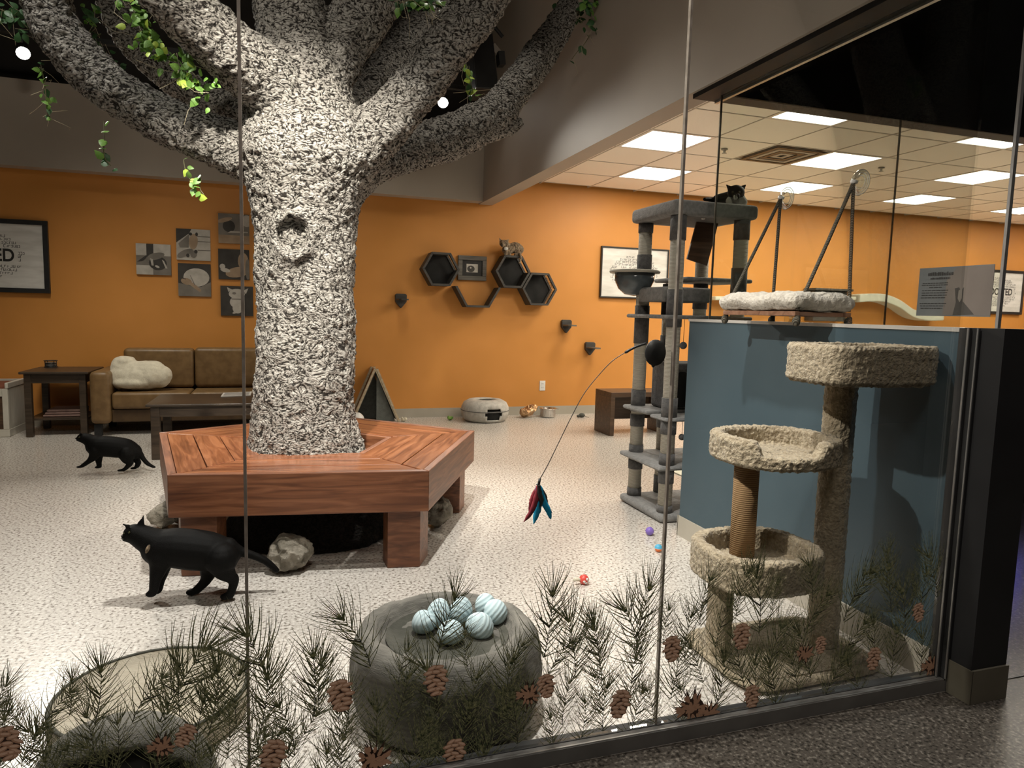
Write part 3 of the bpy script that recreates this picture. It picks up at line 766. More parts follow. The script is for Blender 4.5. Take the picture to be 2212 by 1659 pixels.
for x in (-1.66, -.09):
    for y in (7.26, 7.82):
        MB().box(x-.03, x+.03, y-.03, y+.03, .001, .113).build('foot', m_black_in, t)
b = MB(); P_ = lambda px, py, y: at(px, py, y)
for px, py, rx, rz, y in ((305, 815, 62, 32, 7.40), (340, 818, 28, 26, 7.40), (268, 800, 26, 26, 7.42), (262, 820, 20, 26, 7.42), (312, 806, 30, 22, 7.42), (330, 803, 26, 20, 7.42), (270, 785, 22, 12, 7.43), (290, 830, 42, 14, 7.38)):
    c = P_(px, py, y); s_ = span(c, 1); b.ball(c, (rx*s_, .13 if rx > 30 else .10, rz*s_), 18, 12)
pil = blob('plush_blanket', b, m_plush, None, .010, 8, [(tex('soft', 'CLOUDS', .12), .03, .5)])
zmin = min(v.co.z for v in pil.data.vertices)
for v in pil.data.vertices: v.co.z += .4085-zmin if v.co.z < .47 else (.4085-zmin)
tag(pil, 'crumpled cream plush blanket heaped on the sofa beside its arm', 'blanket')

def table(name, lab, cat, x0, x1, y0, y1, h, top, leg, apron, mat, shelf=None, over=.03, loc=None):
    t = thing(name, lab, cat, ((x0+x1)/2, (y0+y1)/2, 0))
    MB().box(x0-over, x1+over, y0-over, y1+over, h-top, h).build('tabletop', mat, t, bevel=.006)
    for x in (x0, x1-leg):
        for y in (y0, y1-leg): MB().box(x, x+leg, y, y+leg, .001, h-top-.0005).build('leg', mat, t, bevel=.003)
    a = MB(); i = .008
    for bx in ((x0+leg, x1-leg, y0+i, y0+i+.018), (x0+leg, x1-leg, y1-i-.018, y1-i), (x0+i, x0+i+.018, y0+leg, y1-leg), (x1-i-.018, x1-i, y0+leg, y1-leg)):
        MB().box(bx[0]+.0004, bx[1]-.0004, bx[2]+.0004, bx[3]-.0004, h-top-apron, h-top-.0006).build('apron', mat, t)
    if shelf: MB().box(x0+.002, x1-.002, y0+.05, y1-.05, shelf-.018, shelf).build('shelf', mat, t)
    return t
table('end_table', 'dark wooden end table with lower shelf left of the sofa', 'table', -2.245, -1.755, 7.27, 7.80, .60, .022, .055, .085, m_espresso, .165)
bl = thing('folded_blankets', 'folded dusty pink blankets lying on the lower shelf of the end table', 'blanket', (-1.96, 7.5, .166))
for k, (z0, z1, ins) in enumerate(((.166, .186, 0), (.187, .207, .012), (.208, .232, .025))):
    cushion('fold', -2.14+ins, -1.83, 7.38+ins, 7.68, z0, z1, m_blanket, bl, .009)
p = atz(110, 793, .60)
t = thing('coaster_holder', 'small black coaster holder standing on the end table', 'coaster', p)
MB().cyl((p.x, p.y), .058, .601, .607, 24).build('base', m_lampbody, t, True)
for k in range(4): MB().cyl((p.x, p.y), .045, .608+.010*k, .616+.010*k, 24).build('coaster', m_inkg if k % 2 else m_lampbody, t, True)
for k in range(4):
    a = PI/4+PI/2*k; MB().cyl((p.x+math.cos(a)*.053, p.y+math.sin(a)*.053), .004, .607, .662, 8).build('post', m_lampbody, t)
MB().lathe([(.057, .659), (.060, .662), (.057, .666), (.052, .662), (.057, .659)], (p.x, p.y, 0), 24).build('rim', m_lampbody, t, True)
table('coffee_table', 'dark wooden coffee table in front of the sofa', 'table', -1.02, .10, 6.05, 6.68, .45, .02, .065, .085, m_espresso)
mg = MB(); a, b_, c_, d_ = [atz(*q, .45) for q in ((477, 858), (536, 855), (548, 845), (490, 846))]
t = thing('magazine', 'white magazine lying on the coffee table beside the tree trunk', 'magazine', a)
MB().prism([(a.x, a.y), (b_.x+.02, b_.y), (b_.x+.02, b_.y+.26), (a.x, a.y+.26)], .451, .458).build('pages', m_whiteplastic, t)
MB().prism([(a.x+.015, a.y+.015), (b_.x+.005, b_.y+.015), (b_.x+.005, b_.y+.245), (a.x+.015, a.y+.245)], .4582, .4588).build('cover', m_magazine, t)

# white pet house at the far left
t = thing('pet_crate', 'white wooden pet crate with dark panel cut off by the left edge', 'crate', (-2.62, 7.55, 0))
x0, x1, y0, y1, h = -2.95, -2.385, 7.32, 7.78, .44
MB().box(x0, x1, y0, y1, .001, .07).build('plinth', m_whitewood, t, bevel=.004)
MB().box(x1-.022, x1-.002, y0+.02, y1-.01, .0705, h).build('side_panel', m_whitewood, t)
MB().box(x0+.002, x0+.022, y0+.02, y1-.01, .0705, h).build('side_panel', m_whitewood, t)
MB().box(x0+.02, x1-.0225, y1-.03, y1-.012, .0705, h+.05).build('back_panel', m_whitewood, t)
for xx in (x0+.002, x1-.047): MB().box(xx, xx+.045, y0, y0+.0195, .0705, h).build('stile', m_whitewood, t, bevel=.003)
MB().box(x0+.048, x1-.048, y0, y0+.0195, h-.07, h).build('rail', m_whitewood, t, bevel=.003)
MB().box(x0+.048, x1-.048, y0+.012, y0+.019, .0708, h-.0705).build('front_panel', m_brownwood, t)
MB().box(x0+.023, x1-.023, y0+.021, y1-.031, h-.06, h-.04).build('top_board', m_whitewood, t)
o = MB().prismy([(0, 0), (.46, 0), (.46, .055), (.40, .085), (0, .085)], 0, .02).mesh('side_rail', m_whitewood)
MB().box(x1-.024, x1+.002, y0-.004, y1-.01, h+.0005, h+.055).build('side_rail', m_whitewood, t, bevel=.008)
q = cushion('crate_cushion', x0+.05, x1-.03, y0+.03, y1-.04, h-.038, h+.035, m_redcush, None, .025)
tag(q, 'rust coloured cushion on top of the white pet crate', 'cushion')

# ------------------------------------------------------------------ pictures on the wall
def strip(pts_, w_): return pts_
def flat(name, polys, y, mat, parent, dy=.0003):
    b = MB()
    for i, poly in enumerate(polys):
        b.add([(p[0], y-dy*i, p[1]) for p in poly], [tuple(range(len(poly)))])
    return b.build(name, mat, parent)
def ell(cx, cz, rx, rz, rot=0, n=18):
    return [(cx+rx*math.cos(a)*math.cos(rot)-rz*math.sin(a)*math.sin(rot), cz+rx*math.cos(a)*math.sin(rot)+rz*math.sin(a)*math.cos(rot)) for a in np.linspace(0, 2*PI, n, endpoint=False)]
def canvas(r, lab, bg, shapes):
    """r: picture rectangle on the wall; shapes: (material, polygon in 0..1 coordinates)"""
    a, b_ = at(r[0], r[1], YW-.018), at(r[2], r[3], YW-.018)
    x0, x1, z1, z0 = a.x, b_.x, a.z, b_.z
    x1 = x0+(x1-x0)*.5+.155 if False else x1
    t = thing('photo_canvas', lab, 'photo', ((x0+x1)/2, YW-.01, z0), 'square cat photos above the sofa')
    MB().box(x0, x1, YW-.018, YW-.001, z0, z1).build('canvas', bg, t)
    for i, (m_, poly) in enumerate(shapes):
        q = [(x0+(x1-x0)*min(1, max(0, u)), z0+(z1-z0)*min(1, max(0, v))) for u, v in poly]
        MB().add([(p[0], YW-.0186-.0004*i, p[1]) for p in q], [tuple(range(len(q)))]).build('print', m_, t)
R4 = lambda a, b, c, d: [(a, b), (c, b), (c, d), (a, d)]
canvas((293, 525, 370, 595), 'square photo of a stretching cat before pale windows, leftmost of the cluster', m_photo_m,
 [(m_photo_l, R4(0, .62, .30, 1)), (m_photo_l, R4(.50, .62, 1, 1)), (m_photo_d, R4(.30, .60, .50, 1)), (m_photo_l, R4(0, 0, .48, .30)), (m_photo_d, ell(.62, .38, .26, .22)), (m_photo_m, ell(.55, .60, .28, .11, .3)),
  (m_photo_d, [(.02, .40), (.28, .62), (.40, .66), (.20, .45)]), (m_photo_l, ell(.60, .27, .07, .035, -.4)), (m_photo_l, [(.44, .30), (.50, .30), (.48, .50), (.40, .54)]), (m_photo_l, [(.74, .50), (.80, .46), (.90, .22), (.84, .22)])])
canvas((380, 493, 455, 564), 'square photo of a cat lying on pale planks, upper middle of the cluster', m_photo_l,
 [(m_photo_d, [(0, .55), (.0, 1), (.45, 1), (.38, .86)]), (m_photo_m, R4(.62, .60, 1, .625)), (m_photo_m, R4(.62, .76, 1, .785)), (m_photo_m, R4(.62, .32, 1, .345)), (m_photo_m, [(.06, .52), (.38, .84), (.36, .40), (.10, .40)]),
  (m_photo_tan, ell(.50, .60, .13, .26, -.1)), (m_photo_d, ell(.42, .84, .05, .05)), (m_photo_d, ell(.60, .84, .04, .06)), (m_photo_m, ell(.25, .22, .26, .10, .5)), (m_photo_m, ell(.50, .20, .10, .12)), (m_photo_d, ell(.33, .15, .05, .06)), (m_photo_d, ell(.57, .28, .05, .06))])
canvas((384, 568, 456, 641), 'square photo of a curled up sleeping pale cat, lower middle of the cluster', m_photo_d,
 [(m_photo_m, [(0, 0), (1, 0), (1, .45), (.7, .30), (.4, .32), (0, .40)]), (m_photo_l, ell(.56, .58, .40, .28)), (m_photo_tan, ell(.25, .45, .17, .10, -.2)), (m_photo_tan, [(.30, .46), (.48, .40), (.70, .20), (.66, .13), (.52, .22), (.36, .34)]), (m_photo_m, [(.36, .64), (.38, .64), (.52, .34), (.49, .34)]), (m_photo_d, [(.12, .55), (.24, .53), (.24, .51), (.12, .53)])])
canvas((471, 460, 539, 528), 'square faded photo of a cat on a blanket, topmost of the cluster', m_photo_m,
 [(m_photo_tan, R4(0, 0, 1, .28)), (m_photo_d, ell(.34, .58, .20, .20)), (m_photo_tan, ell(.20, .78, .26, .07, .3)), (m_photo_l, ell(.92, .78, .16, .20)), (m_photo_l, [(.3, .36), (.95, .38), (.95, .42), (.4, .42)])])
canvas((471, 537, 539, 605), 'square photo of a sitting tan cat with raised paw, middle of the right column', m_photo_d,
 [(m_photo_tan, ell(.80, .62, .17, .28)), (m_photo_tan, ell(.62, .25, .40, .17, .2)), (m_photo_l, ell(.13, .42, .09, .09)), (m_photo_l, ell(.22, .30, .16, .07, -.2)), (m_photo_m, ell(.95, .35, .08, .35))])
canvas((476, 617, 547, 683), 'square photo of an upright white cat on black, lowest of the cluster', m_photo_d,
 [(m_photo_l, [(.20, .96), (.24, .80), (.36, .88)]), (m_photo_l, [(.86, .94), (.70, .86), (.78, .74)]), (m_photo_l, ell(.50, .74, .25, .17)), (m_photo_l, ell(.50, .46, .22, .20)), (m_photo_l, ell(.52, .26, .16, .18)), (m_photo_m, ell(.42, .76, .06, .04)), (m_photo_l, ell(.44, .12, .09, .04, .5)), (m_photo_m, [(.32, .58), (.68, .58), (.66, .55), (.34, .55)])])

def word_cloud(t, cx, cz, w_, h_, seed, hole=None, zrow=.032, y=YW-.0245):
    rnd = random.Random(seed); b = MB()
    nrow = int(h_/zrow)
    for r_ in range(nrow):
        z = cz+h_/2-(r_+.5)*zrow
        u = (z-cz)/(h_/2); half = w_/2*math.sqrt(max(0, 1-u*u))*rnd.uniform(.86, 1.02)
        x = cx-half
        while x < cx+half-.012:
            lw = rnd.choice((.012, .015, .018)); lh = zrow*rnd.uniform(.55, .85)
            if rnd.random() < .14: x += .012; continue
            if hole and abs(x-cx) < hole[0] and abs(z-cz) < hole[1]: x += .012; continue
            k = rnd.random(); th = .0042
            if k < .6: b.box(x, x+th, y, y+.0005, z-lh/2, z+lh/2)
            if k < .4 or k > .75: b.box(x, x+lw, y, y+.0005, z+lh/2-th, z+lh/2)
            if k > .3: b.box(x, x+lw, y, y+.0005, z-lh/2, z-lh/2+th)
            if k > .5: b.box(x+lw-th, x+lw, y, y+.0005, z-lh/2, z+lh/2)
            x += lw+.005
    o = b.build('small_print', m_ink, t); o['kind'] = 'stuff'
def sign(x0, x1, z0, z1, lab, fw, txt=None, seed=1, tw=.43, tsize=.13, cw=.62, fm=m_lampbody):
    t = thing('framed_sign', lab, 'sign', ((x0+x1)/2, YW-.012, z0), 'framed word signs on the orange wall')
    MB().box(x0+fw*.6, x1-fw*.6, YW-.024, YW-.001, z0+fw*.6, z1-fw*.6).build('board', m_paper, t)
    for b in ((x0, x1, z1-fw, z1), (x0, x1, z0, z0+fw), (x0, x0+fw, z0+fw, z1-fw), (x1-fw, x1, z0+fw, z1-fw)):
        MB().box(b[0]+.0004, b[1]-.0004, YW-.038, YW-.0012, b[2]+.0004, b[3]-.0004).build('frame_rail', fm, t, bevel=.003)
    cx = (x0+x1)/2; cz = (z0+z1)/2
    word_cloud(t, cx, cz, (x1-x0)*cw, (z1-z0)*.68, seed, (tw*.54, tsize*.5) if txt else (.3, .07))
    if txt:
        me = text_mesh(txt, tsize, m_ink); tsx = tw/(max(v.co.x for v in me.vertices)-min(v.co.x for v in me.vertices))
        mw = Matrix.Translation((cx, YW-.0262, cz)) @ Matrix(((tsx, 0, 0, 0), (0, 0, -1, 0), (0, 1, 0, 0), (0, 0, 0, 1)))
        link(me, 'lettering', t, mw)
    return t
sign(-3.38, -2.182, 1.31, 2.006, 'framed sign reading ADOPTED beside the sofa, cut off by the left edge', .045, 'ADOPTED', 2, .63, .167, .70)
sign(3.705, 4.648, 1.453, 2.084, 'framed white word sign partly hidden behind the grey cat tower', .018, None, 5, .4, .12, .74)
sign(9.91, 10.93, 1.408, 2.079, 'framed sign reading ADOPTED seen past the silver glass edge', .04, 'ADOPTED', 9, .54, .145, .74)

# ------------------------------------------------------------------ hexagon shelves
def hexpts(cx, cz, r, sx=1): return [(cx+r*math.cos(PI/3*k)*sx, cz+r*math.sin(PI/3*k)) for k in range(6)]
YF = 7.735
def hexshelf(cx, cz, r, lab, sides=range(6), back=True, gap=(), comb=(), th=.024):
    t = thing('hexagon_shelf', lab, 'shelf', (cx, YF+.1, cz), 'hexagon cat shelves on the wall')
    O, I = hexpts(cx, cz, r), hexpts(cx, cz, r-th*1.15)
    for k in sides:
        k2 = (k+1) % 6
        quad = [O[k], O[k2], I[k2], I[k]]
        quad = quad[::-1]
        e = .0012
        m_ = ((O[k][0]+O[k2][0])/2, (O[k][1]+O[k2][1])/2)
        quad = [(q[0]+(m_[0]-q[0])*.01, q[1]+(m_[1]-q[1])*.01) for q in quad]
        if k in gap:
            MB().prismy(quad, YF, YF+.045).build('side_board', m_hex, t)
            MB().prismy(quad, YW-.03, YW-.0025).build('side_board', m_hex, t)
        elif k in comb:
            MB().prismy(quad, YF, YF+.03).build('side_board', m_hex, t)
            MB().prismy(quad, YW-.03, YW-.0025).build('side_board', m_hex, t)
            b = MB(); d = Vector((O[k2][0]-O[k][0], 0, O[k2][1]-O[k][1])); L_ = d.length; d.normalize()
            nrm = Vector((-d.z, 0, d.x)); base = Vector((I[k][0], 0, I[k][1]))
            hr = .017
            for i in range(-1, 9):
                for j in range(0, 8):
                    c = base+d*(i*hr*1.75+.02+(j % 2)*hr*.87)+Vector((0, YF+.042+j*hr*1.5, 0))
                    if not (.012 < (c-base).dot(d) < L_-.045 and c.y < YW-.035): continue
                    ring_ = [c+d*math.cos(PI/6+PI/3*q)*hr*.96+Vector((0, math.sin(PI/6+PI/3*q)*hr*.96, 0)) for q in range(7)]
                    b.tube(ring_, .0022, 4, False)
            b.build('honeycomb_mesh', m_hex, t)
        else:
            MB().prismy(quad, YF, YW-.0025).build('side_board', m_hex, t)
    if back: MB().prismy([(cx+(p[0]-cx)*.985, cz+(p[1]-cz)*.985) for p in I[::-1]], YW-.014, YW-.0027).build('back_board', m_hexin, t)
    return t
hexshelf(1.667, 1.705, .214, 'leftmost charcoal hexagon shelf with a closed back', gap=(0,))
hexshelf(2.517, 1.712, .214, 'charcoal hexagon shelf under the tabby cat', gap=(0,))
hexshelf(2.852, 1.523, .218, 'rightmost charcoal hexagon shelf with honeycomb cut-outs', comb=(0, 5))
t = hexshelf(2.102, 1.525, .272, 'open half hexagon shelf hanging below the small framed cat photo', sides=(3, 4, 5), back=False)
a, b_ = at(990, 551, 7.9), at(1050.5, 607, 7.9)
x0, x1, z0, z1 = a.x, b_.x, b_.z, a.z
t = thing('picture_frame', 'small grey wooden frame with a cat photo between the hexagon shelves', 'picture', ((x0+x1)/2, 7.91, z0))
fw = .052
for b in ((x0, x1, z1-fw, z1), (x0, x1, z0, z0+fw), (x0, x0+fw, z0+fw, z1-fw), (x1-fw, x1, z0+fw, z1-fw)):
    MB().box(b[0]+.0005, b[1]-.0005, 7.895, YW-.001, b[2]+.0005, b[3]-.0005).build('frame_rail', m_greywood, t, bevel=.004)
MB().box(x0+fw, x1-fw, 7.912, YW-.002, z0+fw, z1-fw).build('mat_board', m_ink, t)
cx, cz = (x0+x1)/2, (z0+z1)/2
MB().box(cx-.068, cx+.068, 7.9105, 7.9118, cz-.048, cz+.048).build('photo', m_photo_l, t)
MB().add([(p[0], 7.9102, p[1]) for p in ell(cx-.015, cz-.008, .045, .038)], [tuple(range(18))]).build('photo_cat', m_photo_d, t)
MB().add([(p[0], 7.9099, p[1]) for p in ell(cx-.018, cz+.004, .010, .010)], [tuple(range(18))]).build('photo_cat_eye', m_photo_l, t)

def wallstep(px, py, lab, out):
    c = at(px, py, YW)
    t = thing('wall_step', lab, 'step', (c.x, YW-.02, c.z), 'small cat climbing steps on the wall')
    s = .066
    poly = [(c.x-s, c.z+.055), (c.x-s*.95, c.z-.02), (c.x, c.z-.095), (c.x+s*.95, c.z-.02), (c.x+s, c.z+.055), (c.x+s*.75, c.z+.07), (c.x-s*.75, c.z+.07)]
    MB().prismy(poly, YW-.055, YW-.001).build('bracket', m_hex, t, bevel=.006)
    MB().prism([(c.x-.055, YW-.0555), (c.x-.055, YW-.23), (c.x-.03, YW-.26), (c.x+.03, YW-.26), (c.x+.055, YW-.23), (c.x+.055, YW-.0555)][::1], c.z-.004, c.z+.012).build('tread', out, t)
wallstep(865, 648, 'small dark wall step left of the hexagon shelves', m_hex)
wallstep(1221, 703, 'small dark wall step below the honeycomb shelf, upper of the right pair', m_greywood)
wallstep(1272, 751, 'small dark wall step nearest the cat tower, lower of the right pair', m_greywood)
c = at(1171.5, 833, YW)
t = thing('wall_outlet', 'white electric outlet plate low on the orange wall', 'outlet', (c.x, YW-.004, c.z))
MB().box(c.x-.037, c.x+.037, YW-.007, YW-.0008, c.z-.061, c.z+.061).build('plate', m_whiteplastic, t, bevel=.002)
for dz in (.024, -.024):
    s_ = MB().box(c.x-.017, c.x+.017, YW-.0095, YW-.0071, c.z+dz-.016, c.z+dz+.016).build('socket', m_whiteplastic, t)
    MB().box(c.x-.009, c.x-.006, YW-.0102, YW-.0096, c.z+dz-.005, c.z+dz+.008).box(c.x+.006, c.x+.009, YW-.0102, YW-.0096, c.z+dz-.005, c.z+dz+.008).build('slots', m_ink, t)

# ------------------------------------------------------------------ things along the back wall
ap, rf = at(812, 795, 7.62), atz(862, 908, 0); rf.y = 7.62
rf = at(862, 912, 7.62); rf.z = 0; lf = Vector((2*ap.x-rf.x, 7.62, 0))
t = thing('cat_tent', 'pale wooden A-frame cat tent with grey canvas right of the trunk', 'tent', (ap.x, 7.75, 0))
for yy in (7.62, 7.90):
    for f_ in (lf, rf):
        MB().bar((f_.x, yy, .006), (ap.x+(.012 if f_ is rf else -.012), yy, ap.z-.01), .022, .045, (0, 1, 0)).build('pole', m_palewood, t)
MB().tube([(ap.x, 7.60, ap.z-.02), (ap.x, 7.925, ap.z-.02)], .011, 10).build('ridge_pole', m_palewood, t)
for f_, s_ in ((lf, -1), (rf, 1)):
    MB().bar((f_.x-s_*.03, 7.76, .03), (ap.x, 7.76, ap.z-.045), .24, .004, Vector((s_, 0, .4))).build('canvas_side', m_canvas, t)
MB().prismy([(lf.x+.05, .01), (rf.x-.05, .01), (ap.x, ap.z-.07)], 7.865, 7.869).build('canvas_back', m_canvas, t)
MB().prismy([(ap.x+.01, .012), (rf.x-.04, .012), (ap.x+.012, ap.z-.075)], 7.648, 7.651).build('canvas_flap', m_canvas, t)
b = MB(); c = at(776, 905, 7.3)
b.ball((c.x-.03, 7.3, .085), (.085, .075, .084), 16, 12); b.ball((c.x-.01, 7.28, .14), .03, 10, 8)
o = blob('plush_toy', b, m_whiteplastic, None, .008, 4); tag(o, 'white round plush toy peeking from behind the trunk by the tent', 'toy')
# grey felt tunnel bed
c = at(1057, 890, 7.42)
t = thing('felt_cat_bed', 'light grey round felt cat bed with eye-shaped opening on the floor', 'cat bed', (c.x, 7.55, 0))
prof = [(.10, .235), (.13, .250), (.19, .245), (.245, .215), (.27, .165), (.275, .12), (.27, .08), (.25, .03), (.22, .003), (.0, .003)]
bm_ = MB(); n_ = 72; vs, fs = [], []
for j, (r_, z_) in enumerate(prof):
    for k in range(n_):
        a = 2*PI*k/n_; vs.append((c.x+math.cos(a)*r_, 7.60+math.sin(a)*r_, z_))
aim = math.atan2(-1, .02)
for j in range(len(prof)-1):
    for k in range(n_):
        a = 2*PI*(k+.5)/n_; dd = (a-aim+PI) % (2*PI)-PI; zc = (prof[j][1]+prof[j+1][1])/2
        if j >= 3 and j < 8 and (abs(dd-.12)/.36)**1.5+(abs(zc-.105)/.085)**2 < 1: continue
        k2 = (k+1) % n_; fs.append((j*n_+k, (j+1)*n_+k, (j+1)*n_+k2, j*n_+k2))
o = MB().add(vs, fs).build('shell', m_felt, t, True); s_ = o.modifiers.new('solid', 'SOLIDIFY'); s_.thickness = .012
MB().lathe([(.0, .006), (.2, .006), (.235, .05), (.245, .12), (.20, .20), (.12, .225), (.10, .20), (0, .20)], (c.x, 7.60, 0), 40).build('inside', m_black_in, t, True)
MB().lathe([(.262, .122), (.279, .125), (.279, .131), (.262, .134)], (c.x, 7.60, 0), 48).build('zip', m_greyd, t, True)
p = Vector((3.0, 7.74, 0))
t = thing('steel_bowl', 'stainless steel bowl on the floor against the baseboard', 'bowl', p)
MB().lathe([(0, .003), (.085, .003), (.092, .01), (.094, .10), (.103, .103), (.103, .108), (.090, .108), (.088, .012), (0, .010)], p, 36).build('bowl_body', m_steel, t, True)
MB().bar(p+Vector((.10, 0, .10)), p+Vector((.135, 0, .095)), .03, .005).build('hook', m_steel, t)
b = MB(); p = Vector((2.76, 7.72, .05)); b.ball(p, (.12, .07, .045), 14, 9, Matrix.Rotation(-.5, 3, 'Y')); b.ball(p+Vector((-.07, -.02, -.01)), (.06, .06, .035), 12, 8)
b.ball(p+Vector((.03, 0, .04)), (.06, .03, .04), 12, 8)
o = blob('crinkle_bag', b, m_bronze, None, .010, 0, [(tex('crk', 'VORONOI', .05), .05, .5)])
zmin = min(v.co.z for v in o.data.vertices)
for v in o.data.vertices: v.co.z += .002-zmin
for p_ in o.data.polygons: p_.use_smooth = False
tag(o, 'crinkled shiny copper bag on the floor left of the steel bowl', 'toy')
p = atz(1255, 902, 0)
t = thing('toy_mouse', 'small grey toy mouse on the floor right of the steel bowl', 'toy', p)
MB().ball(p+Vector((.01, 0, .028)), (.04, .03, .027), 14, 10).build('body', m_mouse, t, True)
MB().ball(p+Vector((-.035, 0, .02)), (.022, .018, .017), 12, 8).build('head', m_mouse, t, True)
MB().tube([p+Vector((.048, 0, .02)), p+Vector((.075, .01, .006)), p+Vector((.1, -.01, .004))], .003, 6).build('tail', m_ink, t)
p = atz(870, 905, 0)
for px, py, lab, mat in ((872, 905, 'tan crumpled toy lying at the foot of the cat tent', m_plush), (972, 903, 'green crumpled toy on the floor left of the felt bed', m_leaf)):
    p = at(px, py, 7.66); p.z = 0; b = MB(); b.ball((p.x, 7.66, .02), (.03, .025, .02), 10, 8); b.ball((p.x+.02, 7.65, .028), (.018, .018, .018), 10, 8); b.ball((p.x-.015, 7.67, .030), (.014, .02, .02), 10, 8)
    o = blob('crumpled_toy', b, mat, None, .004, 1, [(tex('cr', 'VORONOI', .02), .01, .5)])
    zmin = min(v.co.z for v in o.data.vertices)
    for v in o.data.vertices: v.co.z += .001-zmin
    tag(o, lab, 'toy')
# brown step bench right
x0, x1, y0, y1, h = 3.17, 3.86, 6.10, 6.44, .452
t = thing('step_bench', 'brown wooden step bench behind the grey cat tower', 'bench', ((x0+x1)/2, (y0+y1)/2, 0))
y0, y1 = 6.40, 6.78
MB().box(x0, x1, y0, y1, h-.05, h).build('top_board', m_brownwood, t, bevel=.004)
MB().box(x0, x0+.05, y0+.001, y1-.001, .001, h-.0505).build('end_board', m_brownwood, t, bevel=.004)
MB().box(x1-.05, x1, y0+.001, y1-.001, .001, h-.0505).build('end_board', m_brownwood, t, bevel=.004)
MB().box(x0+.051, x1-.051, y1-.03, y1-.01, .12, h-.051).build('back_board', m_brownwood, t)

# ------------------------------------------------------------------ tall grey cat tower behind the half wall
tw = thing('cat_tower', 'tall grey cat tower with sisal posts and hammock behind the half wall', 'cat tree', (2.42, 3.86, 0))
def plat(x0, x1, y0, y1, z0, z1, mat=m_grey, name='platform', bev=.02):
    o = MB().box(x0, x1, y0, y1, z0, z1).build(name, mat, tw)
    b = o.modifiers.new('bevel', 'BEVEL'); b.width = bev; b.segments = 3
    for p in o.data.polygons: p.use_smooth = True
    return o
def post(x, y, z0, z1, bands, r=.043):
    """bands: dark plush sleeves (za, zb) on a pale sisal post"""
    o = MB().cyl((x, y), r, z0, z1, 22).build('post', m_lightsisal, tw, True)
    for a, b in bands:
        if b > z0 and a < z1: MB().cyl((x, y), r+.005, max(a, z0+.002), min(b, z1-.002), 22).build('plush_sleeve', m_greyd, o, True)
zl = lambda py: .05+(1068-py)*.003053
zf = lambda py: .05+(1112-py)*.002755
bl_ = [(zl(b), zl(a)) for a, b in ((480, 502), (548, 612), (655, 735), (835, 882), (888, 914), (955, 984), (988, 1008), (1050, 1068))]
bf_ = [(zf(b), zf(a)) for a, b in ((460, 515), (620, 700), (855, 902), (905, 935), (978, 1005), (1010, 1045), (1095, 1112))]
LX, FX = (2.215, 4.07), (2.205, 3.66)
post(*LX, .052, 1.838, bl_); post(*FX, .052, 1.838, bf_)
post(2.645, 3.66, .052, 1.838, [(1.72, 1.838), (1.32, 1.55), (.9, 1.1), (.3, .6)])
post(2.43, 4.10, .052, 1.46, [(1.30, 1.46), (.95, 1.12), (.05, .17), (.5, .66)])
post(2.645, 4.07, .9, 1.838, [(1.7, 1.838), (1.3, 1.5)])
plat(2.14, 2.72, 3.59, 4.14, .003, .052)
plat(2.14, 2.72, 3.60, 4.14, 1.838, 1.925, m_grey, 'top_bed', .025)
MB().box(2.2, 2.66, 3.66, 4.08, 1.8375, 1.8379).build('under_panel', m_greyd, tw)
plat(2.12, 2.70, 3.60, 4.13, .318, .348)
plat(2.13, 2.72, 3.805, 4.13, .632, .658); plat(2.15, 2.72, 3.60, 3.80, .618, .642)
plat(2.13, 2.72, 3.60, 4.13, 1.232, 1.256)
plat(2.36, 2.84, 3.78, 4.20, 1.468, 1.494)
p0, p1 = at(1374, 632, 4.0), at(1448, 632, 3.75)
plat(2.16, 2.50, 3.72, 4.03, 1.335, 1.425, m_grey, 'box_bed', .015)
MB().cyl((2.33, 3.93), .05, 1.2565, 1.3345, 20).build('short_post', m_greyd, tw, True)
# clear bowl hammock
hc = at(1384, 590, 4.02); hz = hc.z
MB().lathe([(.125, 0), (.16, -.008), (.165, .004), (.15, .012), (.125, .010), (.122, .004), (.125, 0)], (hc.x, 4.10, hz+.01), 36).build('hammock_ring', m_lightsisal, tw, True)
o = MB().lathe([(.126, .0), (.122, -.05), (.10, -.10), (.06, -.135), (0, -.145)], (hc.x, 4.10, hz+.005), 32).build('hammock_bowl', m_hammock, tw, True)
s_ = o.modifiers.new('s', 'SOLIDIFY'); s_.thickness = .004
# condo cube with arched door, leaning ramp, hanging ball
MB().bar(at(1530, 472, 3.85), at(1505, 567, 3.85), .15, .012, (0, 1, 0)).build('ramp', m_brownwood, tw)
for px in (1519, 1557): MB().ball(at(px, 470, 3.70), .014, 10, 8).build('ramp_hook', m_silver, tw, True)
MB().box(2.285, 2.59, 3.83, 4.04, .6585, .955).build('condo', m_greyd, tw, bevel=.02)
MB().prismy([(2.305, .675), (2.47, .675)] + [(2.3875+.0825*math.cos(a), .80+.10*math.sin(a)) for a in np.linspace(0, PI, 12)], 3.824, 3.829).build('condo_hole_plate', m_black_in, tw)  # near-black plate stands for the shade inside the arched hole
c = at(1469, 943, 3.66)
o = MB().ball((c.x, 3.64, c.z), .020, 14, 10).build('hanging_ball', m_greyd, tw, True)
MB().tube([(c.x, 3.64, c.z+.02), (c.x, 3.64, .617)], .0016, 5).build('cord', m_ink, tw)
c = at(1472, 746, 3.62)
MB().ball((c.x, 3.60, c.z), .022, 14, 10).build('hanging_ball', m_greyd, tw, True)
MB().tube([(c.x, 3.60, c.z+.02), (c.x, 3.60, 1.231)], .0016, 5).build('cord', m_ink, tw)
rg = MB().box(2.95, 3.9, 4.6, 5.5, .001, .008).build('floor_mat', m_shelfwhite); tag(rg, 'pale flat mat on the floor behind the cat tower', 'mat')

